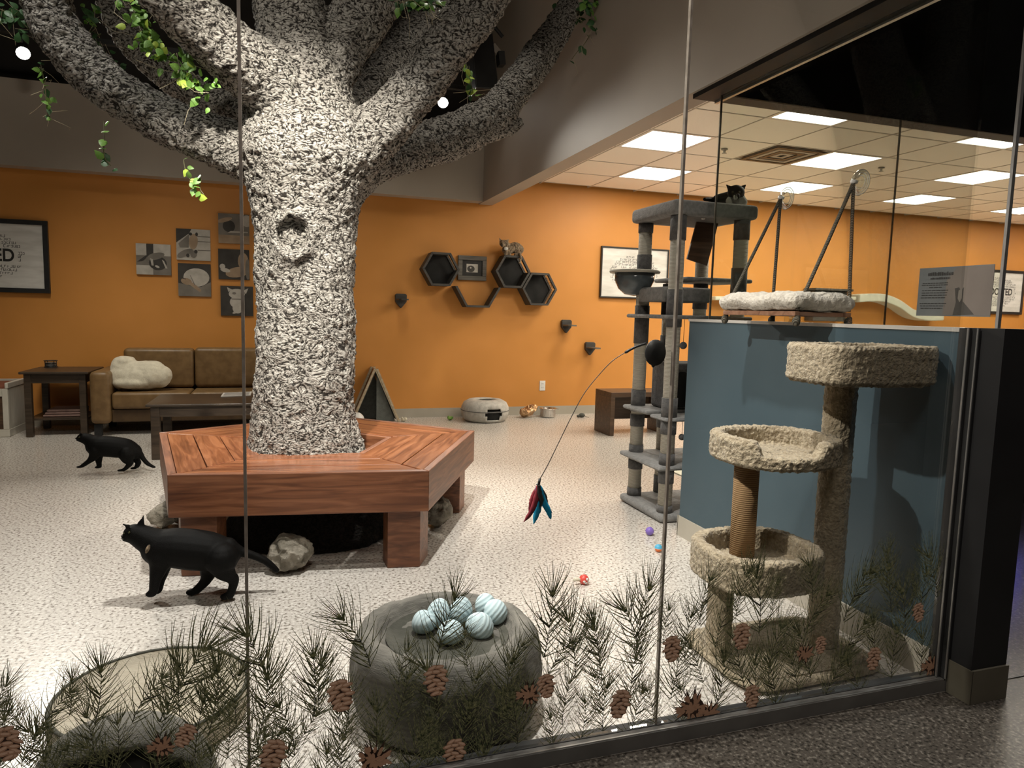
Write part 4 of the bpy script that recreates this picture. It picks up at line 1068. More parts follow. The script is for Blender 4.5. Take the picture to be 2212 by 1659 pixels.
# ------------------------------------------------------------------ tan carpet cat tree by the glass
ct = thing('carpet_cat_tree', 'tan carpet cat tree with three beds in front of the teal half wall', 'cat tree', (1.75, 2.05, 0))
def sup(a, n):
    c, s_ = math.cos(a), math.sin(a)
    return math.copysign(abs(c)**(2/n), c), math.copysign(abs(s_)**(2/n), s_)
def bowl(name, cx, cy, rx, ry, z0, zr, zfl, wall, mat, parent, nexp=2.3, notch=None, nu=120, jit=.006, seed=1, rim=.018):
    prof = [(0, z0), (.55, z0), (.93, z0), (1, z0+.012), (1.0, 'l.25'), (1.0, 'l.5'), (1.0, 'l.75'), (1.0, 'r-'), (.97, 'r'), ('w', 'r'), ('w2', 'r-'), ('w2', 'm'), ('w2', zfl+.006), ('w3', zfl), (.3, zfl+.004), (0, zfl+.004)]
    vs = []; fs = []; wl = 1-wall/rx
    for r_, z_ in prof:
        for k in range(nu):
            a = 2*PI*k/nu; ux, uy = sup(a, nexp); top = zr
            if notch:
                d = abs((a-notch[0]+PI) % (2*PI)-PI)
                e = min(1, max(0, (d-notch[1])/notch[2])); e = e*e*(3-2*e); top = notch[3]+(zr-notch[3])*e
            rr = {'w': wl+.03, 'w2': wl, 'w3': wl-.05}.get(r_, r_)
            if isinstance(z_, str):
                if z_ == 'r': z = top
                elif z_ == 'r-': z = top-rim*.6
                elif z_ == 'm': z = max((top+zfl)/2, zfl+.007)
                else: z = z0+.012+(top-rim-z0-.012)*float(z_[1:])
            else: z = z_
            vs.append((cx+rx*rr*ux, cy+ry*rr*uy, z))
    n_ = len(prof)
    for j in range(n_-1):
        for k in range(nu):
            k2 = (k+1) % nu; fs.append((j*nu+k, j*nu+k2, (j+1)*nu+k2, (j+1)*nu+k))
    o = MB().add(vs, fs).build(name, mat, parent, True)
    if jit:
        s_ = o.modifiers.new('s', 'SUBSURF'); s_.levels = s_.render_levels = 2; s_.subdivision_type = 'SIMPLE'
        d = o.modifiers.new('d', 'DISPLACE'); d.texture = tex('pile', 'CLOUDS', .016, noise_depth=3); d.strength = jit*2.4; d.mid_level = .5; d.texture_coords = 'LOCAL'
    return o
bowl('top_bed', 1.900, 1.915, .228, .155, 1.035, 1.168, 1.08, .045, m_carpet, ct, 4.5, seed=1)
ux, uy = 1.66, 2.045
bowl('middle_bed', 1.667, 2.045, .213, .205, .742, .838, .772, .045, m_carpet, ct, 2.4, (math.atan2(-.78, -.32), .42, .22, .788), seed=2)
bowl('lower_bed', 1.600, 2.02, .215, .205, .325, .448, .372, .045, m_carpet, ct, 2.5, seed=3)
def carpet_post(x, y, r, z0, z1, name='carpet_post'):
    n_ = max(6, int((z1-z0)/.03)); b = MB().lathe([(r, z0+(z1-z0)*i/n_) for i in range(n_+1)], (x, y, 0), 48)
    o = b.build(name, m_carpet, ct, True)
    s_ = o.modifiers.new('s', 'SUBSURF'); s_.levels = s_.render_levels = 2; s_.subdivision_type = 'SIMPLE'
    d = o.modifiers.new('d', 'DISPLACE'); d.texture = tex('pile', 'CLOUDS', .016, noise_depth=3); d.strength = .012; d.mid_level = .5; d.texture_coords = 'LOCAL'
carpet_post(1.925, 2.02, .055, .036, 1.034)
MB().cyl((1.600, 2.10), .045, .378, .742, 28).build('sisal_post', m_sisal, ct, True)
carpet_post(1.49, 2.06, .045, .036, .324)
bowl('base', 1.74, 2.03, .30, .225, .004, .036, .03, .05, m_carpet, ct, 6, jit=.004)

# ------------------------------------------------------------------ window perch on the divider glass
zp = 1.262
y0, y1 = 2.32, 2.805
xo = (at(1722, 690, y0).x + at(1556, 670, y1).x)/2
xo = max(1.86, min(1.98, xo)); xi = XG-.03
pr_ = thing('window_perch', 'wooden window perch with fleece pad hung on ropes from suction cups', 'cat perch', ((xo+xi)/2, (y0+y1)/2, zp))
for b in ((xo, xo+.028, y0, y1), (xi-.028, xi, y0, y1)): MB().box(b[0], b[1], b[2], b[3], zp, zp+.020).build('frame_rail', m_redwood, pr_, bevel=.004)
for b in ((xo+.0285, xi-.0285, y0+.01, y0+.038), (xo+.0285, xi-.0285, y1-.038, y1-.01)): MB().box(b[0], b[1], b[2], b[3], zp+.001, zp+.019).build('frame_rail', m_redwood, pr_, bevel=.004)
MB().box(xo+.029, xi-.029, y0+.0385, y1-.0385, zp+.008, zp+.014).build('sling', m_fleece, pr_)
b = MB()
for i in range(7):
    for j in range(11):
        b.ball((xo-.005+(xi-xo+.0)*(i+.5)/7, y0+.0+(y1-y0)*(j+.5)/11, zp+.062+.008*math.sin(i*1.7+j)), (.048, .046, .036), 10, 7)
b.box(xo+.0, xi-.01, y0+.01, y1-.01, zp+.026, zp+.075)
pad = blob('fleece_pad', b, m_fleece, pr_, .008, 10, [(tex('fleece', 'CLOUDS', .02), .010, .4)])
zt = 1.818
for yy in (2.355, 2.80):
    c = Vector((XG-.001, yy, zt))
    cup = MB()
    prof = [(0, 0), (.052, 0), (.054, -.002), (.048, -.008), (.030, -.016), (.018, -.024), (.012, -.036), (0, -.036)]
    vs = []; n_ = 32
    for r_, d_ in prof:
        for k in range(n_): vs.append((c.x+d_-.001, c.y+r_*math.cos(2*PI*k/n_), c.z+r_*math.sin(2*PI*k/n_)))
    fs = [(j*n_+k, j*n_+(k+1) % n_, (j+1)*n_+(k+1) % n_, (j+1)*n_+k) for j in range(len(prof)-1) for k in range(n_)]
    o = cup.add(vs, fs).build('suction_cup', m_cup, pr_, True)
    for rr in (.028, .040, .050):
        MB().tube([(c.x-.0035, c.y+rr*math.cos(a), c.z+rr*math.sin(a)) for a in np.linspace(0, 2*PI, 37)], .0016, 6, False).build('cup_ring', m_whiteplastic, o, True)
    MB().tube([c+Vector((-.02, 0, 0)), c+Vector((-.045, 0, 0))], [.008, .010], 12).build('cup_knob', m_whiteplastic, o, True)
    k = c+Vector((-.036, 0, -.004))
    e = y0+.002 if yy < 2.5 else y1-.002
    for x in (xo+.012, xi-.012):
        q = Vector((x, e, zp+.024))
        P, _ = smoothpath([(k, 1), (k.lerp(q, .5)+Vector((0, 0, -.004)), 1), (q, 1)], 5)
        r_ = MB().tube(P, .0075, 10).build('rope', m_rope, pr_, True)
        kn = MB().ball(q+Vector((0, 0, -.045)), (.017, .017, .022), 12, 9); kn.ball(q+Vector((.006, 0, -.030)), .012, 10, 8)
        blob('knot', kn, m_rope, r_, .004, 2)
for yy in (y0+.06, y1-.1):
    MB().ball((xi+.006, yy, zp-.012), (.012, .03, .022), 14, 10).build('lower_cup', m_cup, pr_, True)

# poster on the divider glass, seen from behind
q = [atx(1988, 580, XG-.001), atx(2150, 571, XG-.001), atx(2145, 684, XG-.001), atx(1981, 682, XG-.001)]
ya, yb, za, zb = q[0].y, q[1].y, q[3].z, q[0].z
t = thing('poster', 'grey paper notice with a photo taped to the divider glass', 'poster', (XG-.002, (ya+yb)/2, za))
MB().box(XG-.0022, XG-.0006, yb, ya, za, zb).build('sheet', m_poster, t)
PX = XG-.0026
def pq(u, v): return (ya+(yb-ya)*u, za+(zb-za)*v)
def ppoly(name, uv, mat, d=0):
    MB().add([(PX-d, *pq(u, v)) for u, v in uv], [tuple(range(len(uv)))]).build(name, mat, t)
ppoly('photo', [(.40, .72), (.52, .98), (1, .98), (1, .02), (.38, .02)], m_poster_b)
ppoly('photo_cat', [(.52, .56), (.58, .58), (.60, .50), (.64, .58), (.64, .30), (.80, .04), (.52, .02), (.55, .28)], m_photo_d, .0003)
ppoly('photo_face', [(.575, .52), (.62, .54), (.625, .36), (.60, .28), (.57, .36)], m_photo_m, .0006)
b = MB(); rnd = random.Random(4)
for v, u0, u1 in ((.67, .06, .42), (.63, .05, .42), (.58, .16, .34), (.52, .06, .44), (.47, .06, .43), (.42, .06, .42), (.37, .05, .40), (.25, .04, .42), (.20, .05, .40), (.15, .06, .37)):
    u = u0
    while u < u1:
        L_ = rnd.uniform(.02, .07); y_a, z_a = pq(u, v); y_b, z_b = pq(min(u+L_, u1), v+.016)
        b.box(PX-.0004, PX, min(y_a, y_b), max(y_a, y_b), z_a, z_b); u += L_+.008
for v, u0, u1, hh in ((.83, .13, .47, .075), (.755, .17, .44, .045)):
    u = u0
    while u < u1:
        L_ = rnd.uniform(.012, .026); y_a, z_a = pq(u, v); y_b, z_b = pq(u+L_, v+hh*rnd.uniform(.7, 1.0))
        b.box(PX-.0004, PX, min(y_a, y_b), max(y_a, y_b), z_a, z_b); u += L_+.006
o = b.build('small_print', m_ink, t); o['kind'] = 'stuff'

# white wavy cat shelves on the far wall
def wavy(pts_, lab, d=.22, th=.07):
    P, _ = smoothpath([(at(px, py, 7.72), 1) for px, py in pts_], 8)
    b = MB(); n_ = len(P); vs = []
    for p in P: vs += [(p.x, YW-d, p.z), (p.x, YW-.002, p.z), (p.x, YW-.002, p.z-th), (p.x, YW-d, p.z-th)]
    fs = [(3, 2, 1, 0)]
    for i in range(n_-1):
        for k in range(4): fs.append((i*4+k, i*4+(k+1) % 4, (i+1)*4+(k+1) % 4, (i+1)*4+k))
    fs.append(tuple((n_-1)*4+k for k in range(4)))
    o = b.add(vs, fs).build('wavy_shelf', m_shelfwhite, bevel=.012); tag(o, lab, 'shelf', 'white cat shelves on the far wall')
wavy([(1858, 636), (1885, 634), (1915, 636), (1945, 648), (1975, 668), (2005, 676), (2040, 676)], 'white wavy cat shelf on the orange wall left of the paper notice', th=.11)
wavy([(1545, 640), (1600, 640), (1700, 640), (1800, 640), (1850, 641)], 'white straight cat shelf on the orange wall behind the fleece perch', th=.05)
c = atx(1793, 640, 5.6); 
t = thing('wall_box', 'dark grey box on the far wall behind the perch', 'box', at(1800, 655, 7.85))
a, b_ = at(1762, 622, 7.75), at(1828, 695, 7.75)
MB().box(a.x, b_.x, 7.76, YW-.002, b_.z, a.z-.03).build('body', m_hex, t, bevel=.01)
MB().box(a.x-.04, b_.x+.04, 7.70, YW-.002, a.z-.0295, a.z).build('lid', m_hex, t, bevel=.006)

# glowing blue light in the dark corridor
p = at(2210, 932, 3.30)
t = thing('blue_light', 'small glowing blue light in the dark corridor at the right edge', 'light', (p.x, 3.3, p.z))
a, b_ = at(2206, 908, 3.3), at(2206, 957, 3.3)
MB().box(a.x, a.x+.10, 3.29, 3.31, b_.z, a.z).build('glow_tube', m_bluelight, t)
MB().box(a.x-.004, a.x+.13, 3.311, 3.40, b_.z-.03, a.z+.02).build('housing', m_lampbody, t)

# ------------------------------------------------------------------ stump beds close to the front glass
np_ = thing('stump_nest', 'big grey stump-shaped nest bed filled with pale blue eggs behind the glass', 'cat bed', (.46, 2.03, 0))
bm2 = MB(); NC = Vector((.478, 2.045, 0)); nr = .30
prof = [(0, .002), (.26, .002), (.284, .02), (.298, .08), (.300, .15), (.296, .20), (.284, .245), (.262, .268), (.236, .274), (.216, .262), (.204, .244), (.194, .226), (.13, .216), (0, .214)]
o = bm2.lathe(prof, NC, 72).build('stump_body', m_pod, np_, True)
sb = o.modifiers.new('s', 'SUBSURF'); sb.levels = sb.render_levels = 2
d = o.modifiers.new('d', 'DISPLACE'); d.texture = tex('lump', 'CLOUDS', .10); d.strength = .022; d.mid_level = .5; d.texture_coords = 'LOCAL'
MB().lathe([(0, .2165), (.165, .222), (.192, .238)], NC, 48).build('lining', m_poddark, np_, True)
eggs = [(948, 1324, 30, 31, 'blue knit egg at the left back of the stump nest, half under needles', .3), (996, 1318, 28, 30, 'smooth round pale blue egg standing at the back centre of the stump nest', .1),
        (1048, 1305, 27, 24, 'pale blue egg farthest back on the right of the stump nest', -.6), (1070, 1320, 31, 24, 'ribbed blue egg at the right edge of the stump nest', -.5),
        (915, 1343, 32, 25, 'pale blue egg at the left edge of the stump nest', .5), (974, 1365, 33, 26, 'pale blue egg at the front centre of the stump nest', .15), (1037, 1350, 34, 28, 'pale blue egg at the front right of the stump nest', -.3)]
for px, py, a, b_, lab, rot in eggs:
    back = py < 1333
    c = atz(px, py, .268 if back else .255)
    s_ = span(c, 1)
    e = MB().ball((0, 0, 0), (a*s_*.92, a*s_*.82, b_*s_*1.0), 24, 16)
    for i, v in enumerate(e.v):
        k = 1-.16*v[2]/(b_*s_); e.v[i] = (v[0]*k, v[1]*k, v[2])
    o = e.build('knit_egg', m_egg, None, True); o.location = c; o.rotation_euler = (random.uniform(-.3, .2), rot, random.uniform(0, 3))
    tag(o, lab, 'egg', 'blue knit eggs in the stump nest')
bd = thing('stump_bed', 'flat beige round stump bed with thin rim near the lower left glass', 'cat bed', (-.385, 2.20, 0))
prof = [(0, .003), (.25, .003), (.266, .012), (.272, .05), (.270, .088), (.264, .096), (.257, .092), (.252, .080), (.18, .078), (0, .076)]
o = MB().lathe(prof, (-.385, 2.205, 0), 64).build('bed_body', m_bed, bd, True)
MB().lathe([(.258, .093), (.266, .097), (.271, .092), (.266, .088), (.258, .093)], (-.385, 2.205, .002), 64).build('rim_cord', m_poddark, bd, True)
dm = thing('cat_cave', 'dark domed cat cave with arched opening in the lower left corner', 'cat bed', (-.395, 1.825, 0))
DC = Vector((-.39, 1.826, 0)); vs, fs = [], []
n1, n2 = 48, 16
for j in range(n2+1):
    ph = PI/2*j/n2
    for k in range(n1):
        a = 2*PI*k/n1; vs.append((DC.x+.222*math.cos(ph)**.8*math.cos(a), DC.y+.098*math.cos(ph)**.8*math.sin(a), .003+.232*math.sin(ph)))
for j in range(n2):
    for k in range(n1):
        k2 = (k+1) % n1; q = [j*n1+k, j*n1+k2, (j+1)*n1+k2, (j+1)*n1+k]
        cx = sum(vs[i][0] for i in q)/4-DC.x; cz = sum(vs[i][2] for i in q)/4; cy = sum(vs[i][1] for i in q)/4-DC.y
        if cy < 0 and (cx/.185)**2+(cz/.188)**2 < 1: continue
        fs.append(tuple(q))
o = MB().add(vs, fs).build('dome', m_pod, dm, True); so_ = o.modifiers.new('s', 'SOLIDIFY'); so_.thickness = .012
MB().ball((DC.x, DC.y+.015, .09), (.19, .06, .088), 24, 12).build('cave_dark_fill', m_black_in, dm, True)  # black filler body stands for the shade inside the cave

# ------------------------------------------------------------------ toys on the floor
p = atz(1403, 1156, 0); r_ = .024
t = thing('toy_ball', 'small purple plastic ball on the floor in front of the cat tower', 'toy', p, 'little toys on the open floor')
MB().ball(p+Vector((0, 0, r_)), r_, 20, 14).build('ball', m_purple, t, True)
MB().lathe([(r_*.99, r_-.001), (r_*1.05, r_), (r_*.99, r_+.001)], p, 24).build('seam', m_purple, t, True)
p = atz(1422, 1192, 0); r_ = .021
t = thing('toy_ball', 'small blue and orange ball on the floor beside the right glass joint', 'toy', p, 'little toys on the open floor')
MB().lathe([(0, 0), (r_*.6, r_*.2), (r_*.92, r_*.6), (r_, r_*.97)], p, 20).build('lower_shell', m_or, t, True)
MB().lathe([(r_, r_*1.03), (r_*.92, r_*1.4), (r_*.6, r_*1.8), (0, r_*2)], p, 20).build('upper_shell', m_blue, t, True)
MB().lathe([(r_*.96, r_*.96), (r_*1.08, r_), (r_*.96, r_*1.04)], p, 20).build('belt', m_whiteplastic, t, True)
p = atz(1261, 1262, 0); r_ = .023
t = thing('toy_ball', 'small red and white toy with a stubby tail on the open floor', 'toy', p, 'little toys on the open floor')
MB().ball(p+Vector((0, 0, r_)), r_, 20, 14).build('ball', m_red, t, True)
for a, z in ((-1.9, .8), (-1.2, 1.2), (-1.5, .45), (-.9, .7)):
    d = Vector((math.cos(a), math.sin(a), (z-.9)*1.2)).normalized()
    MB().ball(p+Vector((0, 0, r_))+d*r_*.88, r_*.28, 10, 8).build('white_spot', m_whiteplastic, t, True)
MB().tube([p+Vector((-.02, 0, .024)), p+Vector((-.04, .004, .026)), p+Vector((-.055, .004, .024))], [.009, .008, .004], 10).build('tail', m_plush, t, True)

# ------------------------------------------------------------------ feather wand stuck to the glass
YT = YG+.030
G = lambda px, py, dy=0: at(px, py, YT+dy)
c = at(1416, 762, YG+.012)
t = thing('feather_wand', 'feather teaser hanging from a curved wire with black suction disc on the glass', 'cat toy', c)
rr = span(c, 25)
MB().lathe([(0, 0), (rr, 0), (rr*1.02, .003), (rr*.9, .010), (rr*.5, .018), (0, .022)], (0, 0, 0), 36).build('suction_disc', m_lampbody, t, True)
dsk = t.children[0]; dsk.matrix_parent_inverse = world(t).inverted(); dsk.matrix_basis = Matrix.Translation((c.x, YG+.0108, c.z)) @ Matrix.Rotation(-PI/2, 4, 'X') @ Matrix.Diagonal((1, 1.12, 1, 1))
MB().ball(at(1411, 788, YG+.016), (.006, .004, .008), 10, 8).build('pull_tab', m_lampbody, t, True)
P, _ = smoothpath([(G(1395, 742), 1), (G(1372, 750), 1), (G(1350, 762), 1)], 5)
MB().tube(P, [.0035]*(len(P)-3)+[.004, .0045, .003], 8).build('handle', m_lampbody, t, True)
P, _ = smoothpath([(G(1350, 762), 1), (G(1325, 778), 1), (G(1298, 805), 1), (G(1262, 850), 1), (G(1232, 905), 1), (G(1205, 960), 1), (G(1183, 1005), 1), (G(1166, 1035), 1)], 6)
MB().tube(P, .0012, 6).build('wire', m_lampbody, t, True)
MB().tube([G(1166, 1034), G(1163, 1050)], .004, 8).build('crimp', m_lampbody, t, True)
MB().ball(G(1160, 1046, -.004), .0028, 8, 6).build('bell', m_silver, t, True)
def feather(p0, pts_, wmax, mat, dy):
    P, _ = smoothpath([(G(px, py, dy), 1) for px, py in [p0]+pts_], 6)
    n_ = len(P); vs = []; fs = []
    rnd = random.Random(int(wmax*10)+len(pts_)+int(pts_[-1][0]))
    for i, p in enumerate(P):
        u = i/(n_-1); tdir = (P[min(i+1, n_-1)]-P[max(i-1, 0)]).normalized(); sd = Vector((tdir.z, 0, -tdir.x))
        w_ = span(p, wmax)/2*(math.sin(PI*min(1, u*.75+.2))**.8)*(1-.7*max(0, u-.85)/.15)*rnd.uniform(.82, 1.1)
        vs += [p-sd*w_, p+Vector((0, -.0015, 0)), p+sd*w_]
    for i in range(n_-1):
        fs += [(i*3, i*3+1, i*3+4, i*3+3), (i*3+1, i*3+2, i*3+5, i*3+4)]
    o = MB().add(vs, fs).build('feather', mat, t, True); s2 = o.modifiers.new('s', 'SOLIDIFY'); s2.thickness = .0006
    MB().tube(P, .0006, 4).build('quill', mat, o)
feather((1163, 1050), [(1166, 1075), (1160, 1105), (1153, 1132)], 20, m_fblue, 0)
feather((1164, 1052), [(1172, 1080), (1184, 1102), (1190, 1122)], 17, m_fblue, .003)
feather((1163, 1050), [(1158, 1078), (1148, 1105), (1131, 1128)], 15, m_fred, -.003)
feather((1163, 1050), [(1152, 1072), (1147, 1090), (1143, 1110)], 13, m_fred, .004)
feather((1164, 1048), [(1166, 1066), (1170, 1082), (1166, 1096)], 11, m_fblk, -.005)
feather((1164, 1050), [(1176, 1070), (1182, 1095), (1193, 1108)], 10, m_fblk, .006)

# ------------------------------------------------------------------ cats
def chain(b, pts_, n=4, seg=14, squash=1.0):
    P, r = smoothpath(pts_, n); b.tube(P, r, seg, True, squash); b.ball(P[0], r[0], 12, 8); b.ball(P[-1], r[-1], 12, 8)
def ear(b, base, tip, wdt, th=.010):
    base, tip = Vector(base), Vector(tip); d = tip-base; a = d.cross(Vector((0, 1, 0))).normalized(); n_ = a.cross(d).normalized()
    v = [base+a*wdt, base-a*wdt, base+n_*th, base-n_*th, tip]
    b.add(v, [(0, 2, 4), (2, 1, 4), (1, 3, 4), (3, 0, 4), (0, 3, 1, 2)])
def walking_cat(name, lab, Y, J, mat, sc_=1.0):
    """J: joints as picture points (px, py, radius px, depth offset)"""
    t = thing(name, lab, 'cat', at(*J['root'], Y))
    A = lambda q: at(q[0], q[1], Y+(q[3] if len(q) > 3 else 0))
    S = span(A(J['body'][0]), 1)
    ch = lambda key: [(A(q), q[2]*S) for q in J[key]]
    b = MB()
    chain(b, ch('body'), 5, 18)
    chain(b, ch('neck'), 4, 16)
    h = J['head']; hc_ = A(h); b.ball(hc_, (h[2]*S*1.02, h[2]*S*.92, h[2]*S*.9), 18, 12)
    m_ = J['muzzle']; b.ball(A(m_), (m_[2]*S, m_[2]*S*.9, m_[2]*S*.8), 14, 10)
    for e in J['ears']: ear(b, A(e[0]), A(e[1]), e[2]*S)
    for key in J:
        if key.startswith('leg'): chain(b, ch(key), 4, 12)
        if key.startswith('paw'):
            for q in J[key]: b.ball(A(q)+Vector((-q[2]*S*.35, 0, 0)), (q[2]*S*1.35, q[2]*S*.95, q[2]*S*.8), 12, 8)
    chain(b, ch('tail'), 5, 10)
    o = blob('body', b, mat, t, .0055, 5)
    zmin = min(v.co.z for v in o.data.vertices)
    for v in o.data.vertices: v.co.z += max(0, (.12-v.co.z)/.12)*(.002-zmin) if v.co.z < .12 else 0
    for e in J['eyes']:
        MB().ball(A(e), e[2]*S, 12, 8).build('eye', m_eye, t, True)
    n_ = J['nose']; MB().ball(A(n_), n_[2]*S, 10, 8).build('nose', m_nose, t, True)
    b = MB()
    for k in (-1, 0, 1):
        q = A(m_)+Vector((-.5*m_[2]*S, -.7*m_[2]*S, 0)); b.tube([q, q+Vector((-.035, -.02, .008*k))], .0004, 4)
    b.build('whiskers', m_whiteplastic, t)
    return t, A, S
J1 = dict(root=(410, 1290), body=[(342, 1183, 37), (375, 1183, 43), (415, 1187, 45), (452, 1191, 43), (484, 1197, 36)], neck=[(350, 1178, 34), (324, 1168, 29), (304, 1158, 25)],
 head=(292, 1153, 23.5), muzzle=(275, 1161, 12, -.01), ears=[((279, 1140, 0, -.035), (260, 1128, 0, -.045), 8.5), ((303, 1138, 0, -.01), (312, 1108, 0, -.01), 12)],
 leg1=[(348, 1205, 27, -.03), (342, 1230, 18, -.04), (335, 1254, 11.5, -.05), (332, 1276, 9.5, -.05)], paw1=[(330, 1282, 9, -.05)],
 leg2=[(355, 1205, 24, .04), (352, 1230, 15, .045), (346, 1255, 10, .045), (343, 1272, 8.5, .045)], paw2=[(341, 1276, 8.5, .045)],
 leg3=[(478, 1207, 36, -.045), (484, 1230, 25, -.05), (499, 1246, 14, -.05), (506, 1252, 11, -.05), (502, 1270, 9.5, -.05), (497, 1284, 9.5, -.05)], paw3=[(492, 1287, 10, -.05)],
 leg4=[(460, 1210, 32, .045), (451, 1234, 20, .05), (446, 1250, 13, .05), (436, 1263, 10.5, .05), (424, 1274, 9.5, .05)], paw4=[(417, 1278, 9.5, .05)],
 tail=[(492, 1182, 22), (522, 1192, 11), (550, 1201, 9), (575, 1213, 8.5), (598, 1232, 6.5)],
 eyes=[(279, 1150, 2.2, -.038), (268, 1152, 1.6, -.02)], nose=(264, 1158, 2.4, -.015))
cat1, A, S = walking_cat('black_cat', 'black cat walking left in front of the bench', 3.10, J1, m_fur_b)
pch = MB(); c = A((319, 1186, 0, -.062)); pch.ball(c, (4*S, .008, 10*S), 10, 8, Matrix.Rotation(.4, 3, 'Y')); pch.build('chest_patch', m_fur_t, cat1, True)
J2 = dict(root=(235, 1030), body=[(206, 963, 20), (226, 964, 23), (250, 966, 23), (272, 969, 22), (288, 976, 18)], neck=[(208, 959, 19), (196, 952, 14), (186, 948, 12)],
 head=(179, 946, 11.5), muzzle=(171, 948, 7), ears=[((175, 938, 0, -.03), (172, 933, 0, -.03), 4.5), ((185, 938, 0, .02), (187, 932, 0, .02), 4.5)],
 leg1=[(206, 972, 14, -.03), (202, 987, 9.5, -.03), (190, 1002, 6.5, -.03), (178, 1015, 5.2, -.03)], paw1=[(174, 1018, 5, -.03)],
 leg2=[(212, 974, 13, .03), (213, 992, 8, .03), (214, 1008, 5.6, .03), (215, 1020, 5, .03)], paw2=[(214, 1022, 5.2, .03)],
 leg3=[(274, 980, 18, -.04), (276, 998, 11.5, -.04), (281, 1007, 7.5, -.04), (274, 1022, 5.4, -.04), (267, 1030, 5, -.04)], paw3=[(263, 1031, 5.2, -.04)],
 leg4=[(286, 982, 15, .04), (294, 999, 9, .04), (299, 1009, 6.2, .04), (296, 1022, 5.2, .04)], paw4=[(291, 1027, 5.2, .04)],
 tail=[(292, 968, 9), (303, 980, 6), (311, 997, 5.5), (320, 1012, 5.4), (333, 1023, 4)],
 eyes=[(172, 944, 1.0, -.055), (170, 945, .8, -.04)], nose=(164, 947, 1.5))
walking_cat('black_cat', 'black cat walking left in front of the sofa', 5.62, J2, m_fur_b)
# tabby crouching on the hexagon shelf
Yt = 7.80
At = lambda px, py, dy=0: at(px, py, Yt+dy)
t = thing('tabby_cat', 'brown tabby cat crouching on top of the hexagon shelf', 'cat', At(1110, 552))
S = span(At(1110, 552), 1); b = MB()
chain(b, [(At(1092, 540), 8*S), (At(1103, 537), 11*S), (At(1114, 535), 12*S), (At(1122, 539), 10*S)], 4, 16)
chain(b, [(At(1096, 534), 9*S), (At(1091, 527, -.03), 8*S)], 4)
b.ball(At(1088, 526, -.04), (9.5*S, 8.5*S, 8*S), 16, 12); b.ball(At(1086, 530, -.08), (5*S, 4.5*S, 4*S), 12, 8)
ear(b, At(1082, 521, -.035), At(1078, 513, -.035), 4*S, .007); ear(b, At(1095, 521, -.035), At(1100, 516.5, -.035), 4*S, .007)
chain(b, [(At(1094, 543, -.03), 5*S), (At(1092, 550, -.04), 4*S)], 3); chain(b, [(At(1101, 543, -.03), 5*S), (At(1100, 550.5, -.04), 4*S)], 3)
chain(b, [(At(1119, 543), 8*S), (At(1121, 549), 5*S), (At(1114, 551, -.03), 4*S)], 3)
chain(b, [(At(1122, 546, -.02), 3*S), (At(1125, 556, -.11), 2.8*S), (At(1122, 568, -.12), 2.4*S)], 4)
o = blob('body', b, m_fur_t, t, .005, 3)
for v in o.data.vertices:
    if v.co.y > YF-.01: v.co.z = max(v.co.z, 1.8995)
for dx in (-3.6, 3.2): MB().ball(At(1087+dx, 525.5, -.072), 1.3*S, 10, 8).build('eye', m_eye, t, True)
MB().ball(At(1085.5, 528.8, -.098), 1.2*S, 8, 6).build('nose', m_nose, t, True)
b = MB(); b.ball(At(1093, 537, -.05), (5*S, .012, 4*S), 12, 8); b.build('chest_patch', m_fur_w, t, True)
# black and white cat on the tower
Yq = 3.80
Aq = lambda px, py, dy=0: at(px, py, Yq+dy)
t = thing('black_and_white_cat', 'black and white cat lying on the top bed of the grey cat tower', 'cat', Aq(1585, 440))
S = span(Aq(1585, 430), 1); b = MB()
chain(b, [(Aq(1590, 432), 20*S), (Aq(1572, 434, .05), 20*S), (Aq(1553, 436, .10), 17*S)], 4, 16)
chain(b, [(Aq(1546, 434, .12), 8*S), (Aq(1533, 431, .10), 5*S), (Aq(1522, 430.5, .08), 4*S)], 4)
b.ball(Aq(1590, 416, -.06), (19*S, 16*S, 16*S), 18, 12); b.ball(Aq(1590, 424, -.115), (9*S, 8*S, 7*S), 12, 8)
ear(b, Aq(1577, 408, -.05), Aq(1567, 397, -.05), 8*S, .010); ear(b, Aq(1603, 408, -.05), Aq(1613, 397, -.05), 8*S, .010)
o = blob('body', b, m_fur_b, t, .005, 4)
b = MB(); b.ball(Aq(1591, 436, -.045), (25*S, .05, 16*S), 16, 10); b.ball(Aq(1589, 426, -.125), (6*S, .012, 6*S), 10, 8)
o2 = blob('white_chest', b, m_fur_w, t, .005, 3)
for v in list(o.data.vertices)+list(o2.data.vertices): v.co.z = max(v.co.z, 1.927)
for dx in (-7, 7): MB().ball(Aq(1590+dx, 415, -.118), 2.2*S, 10, 8).build('eye', m_eye, t, True)
MB().ball(Aq(1590, 422, -.148), 1.8*S, 8, 6).build('nose', m_nose, t, True)

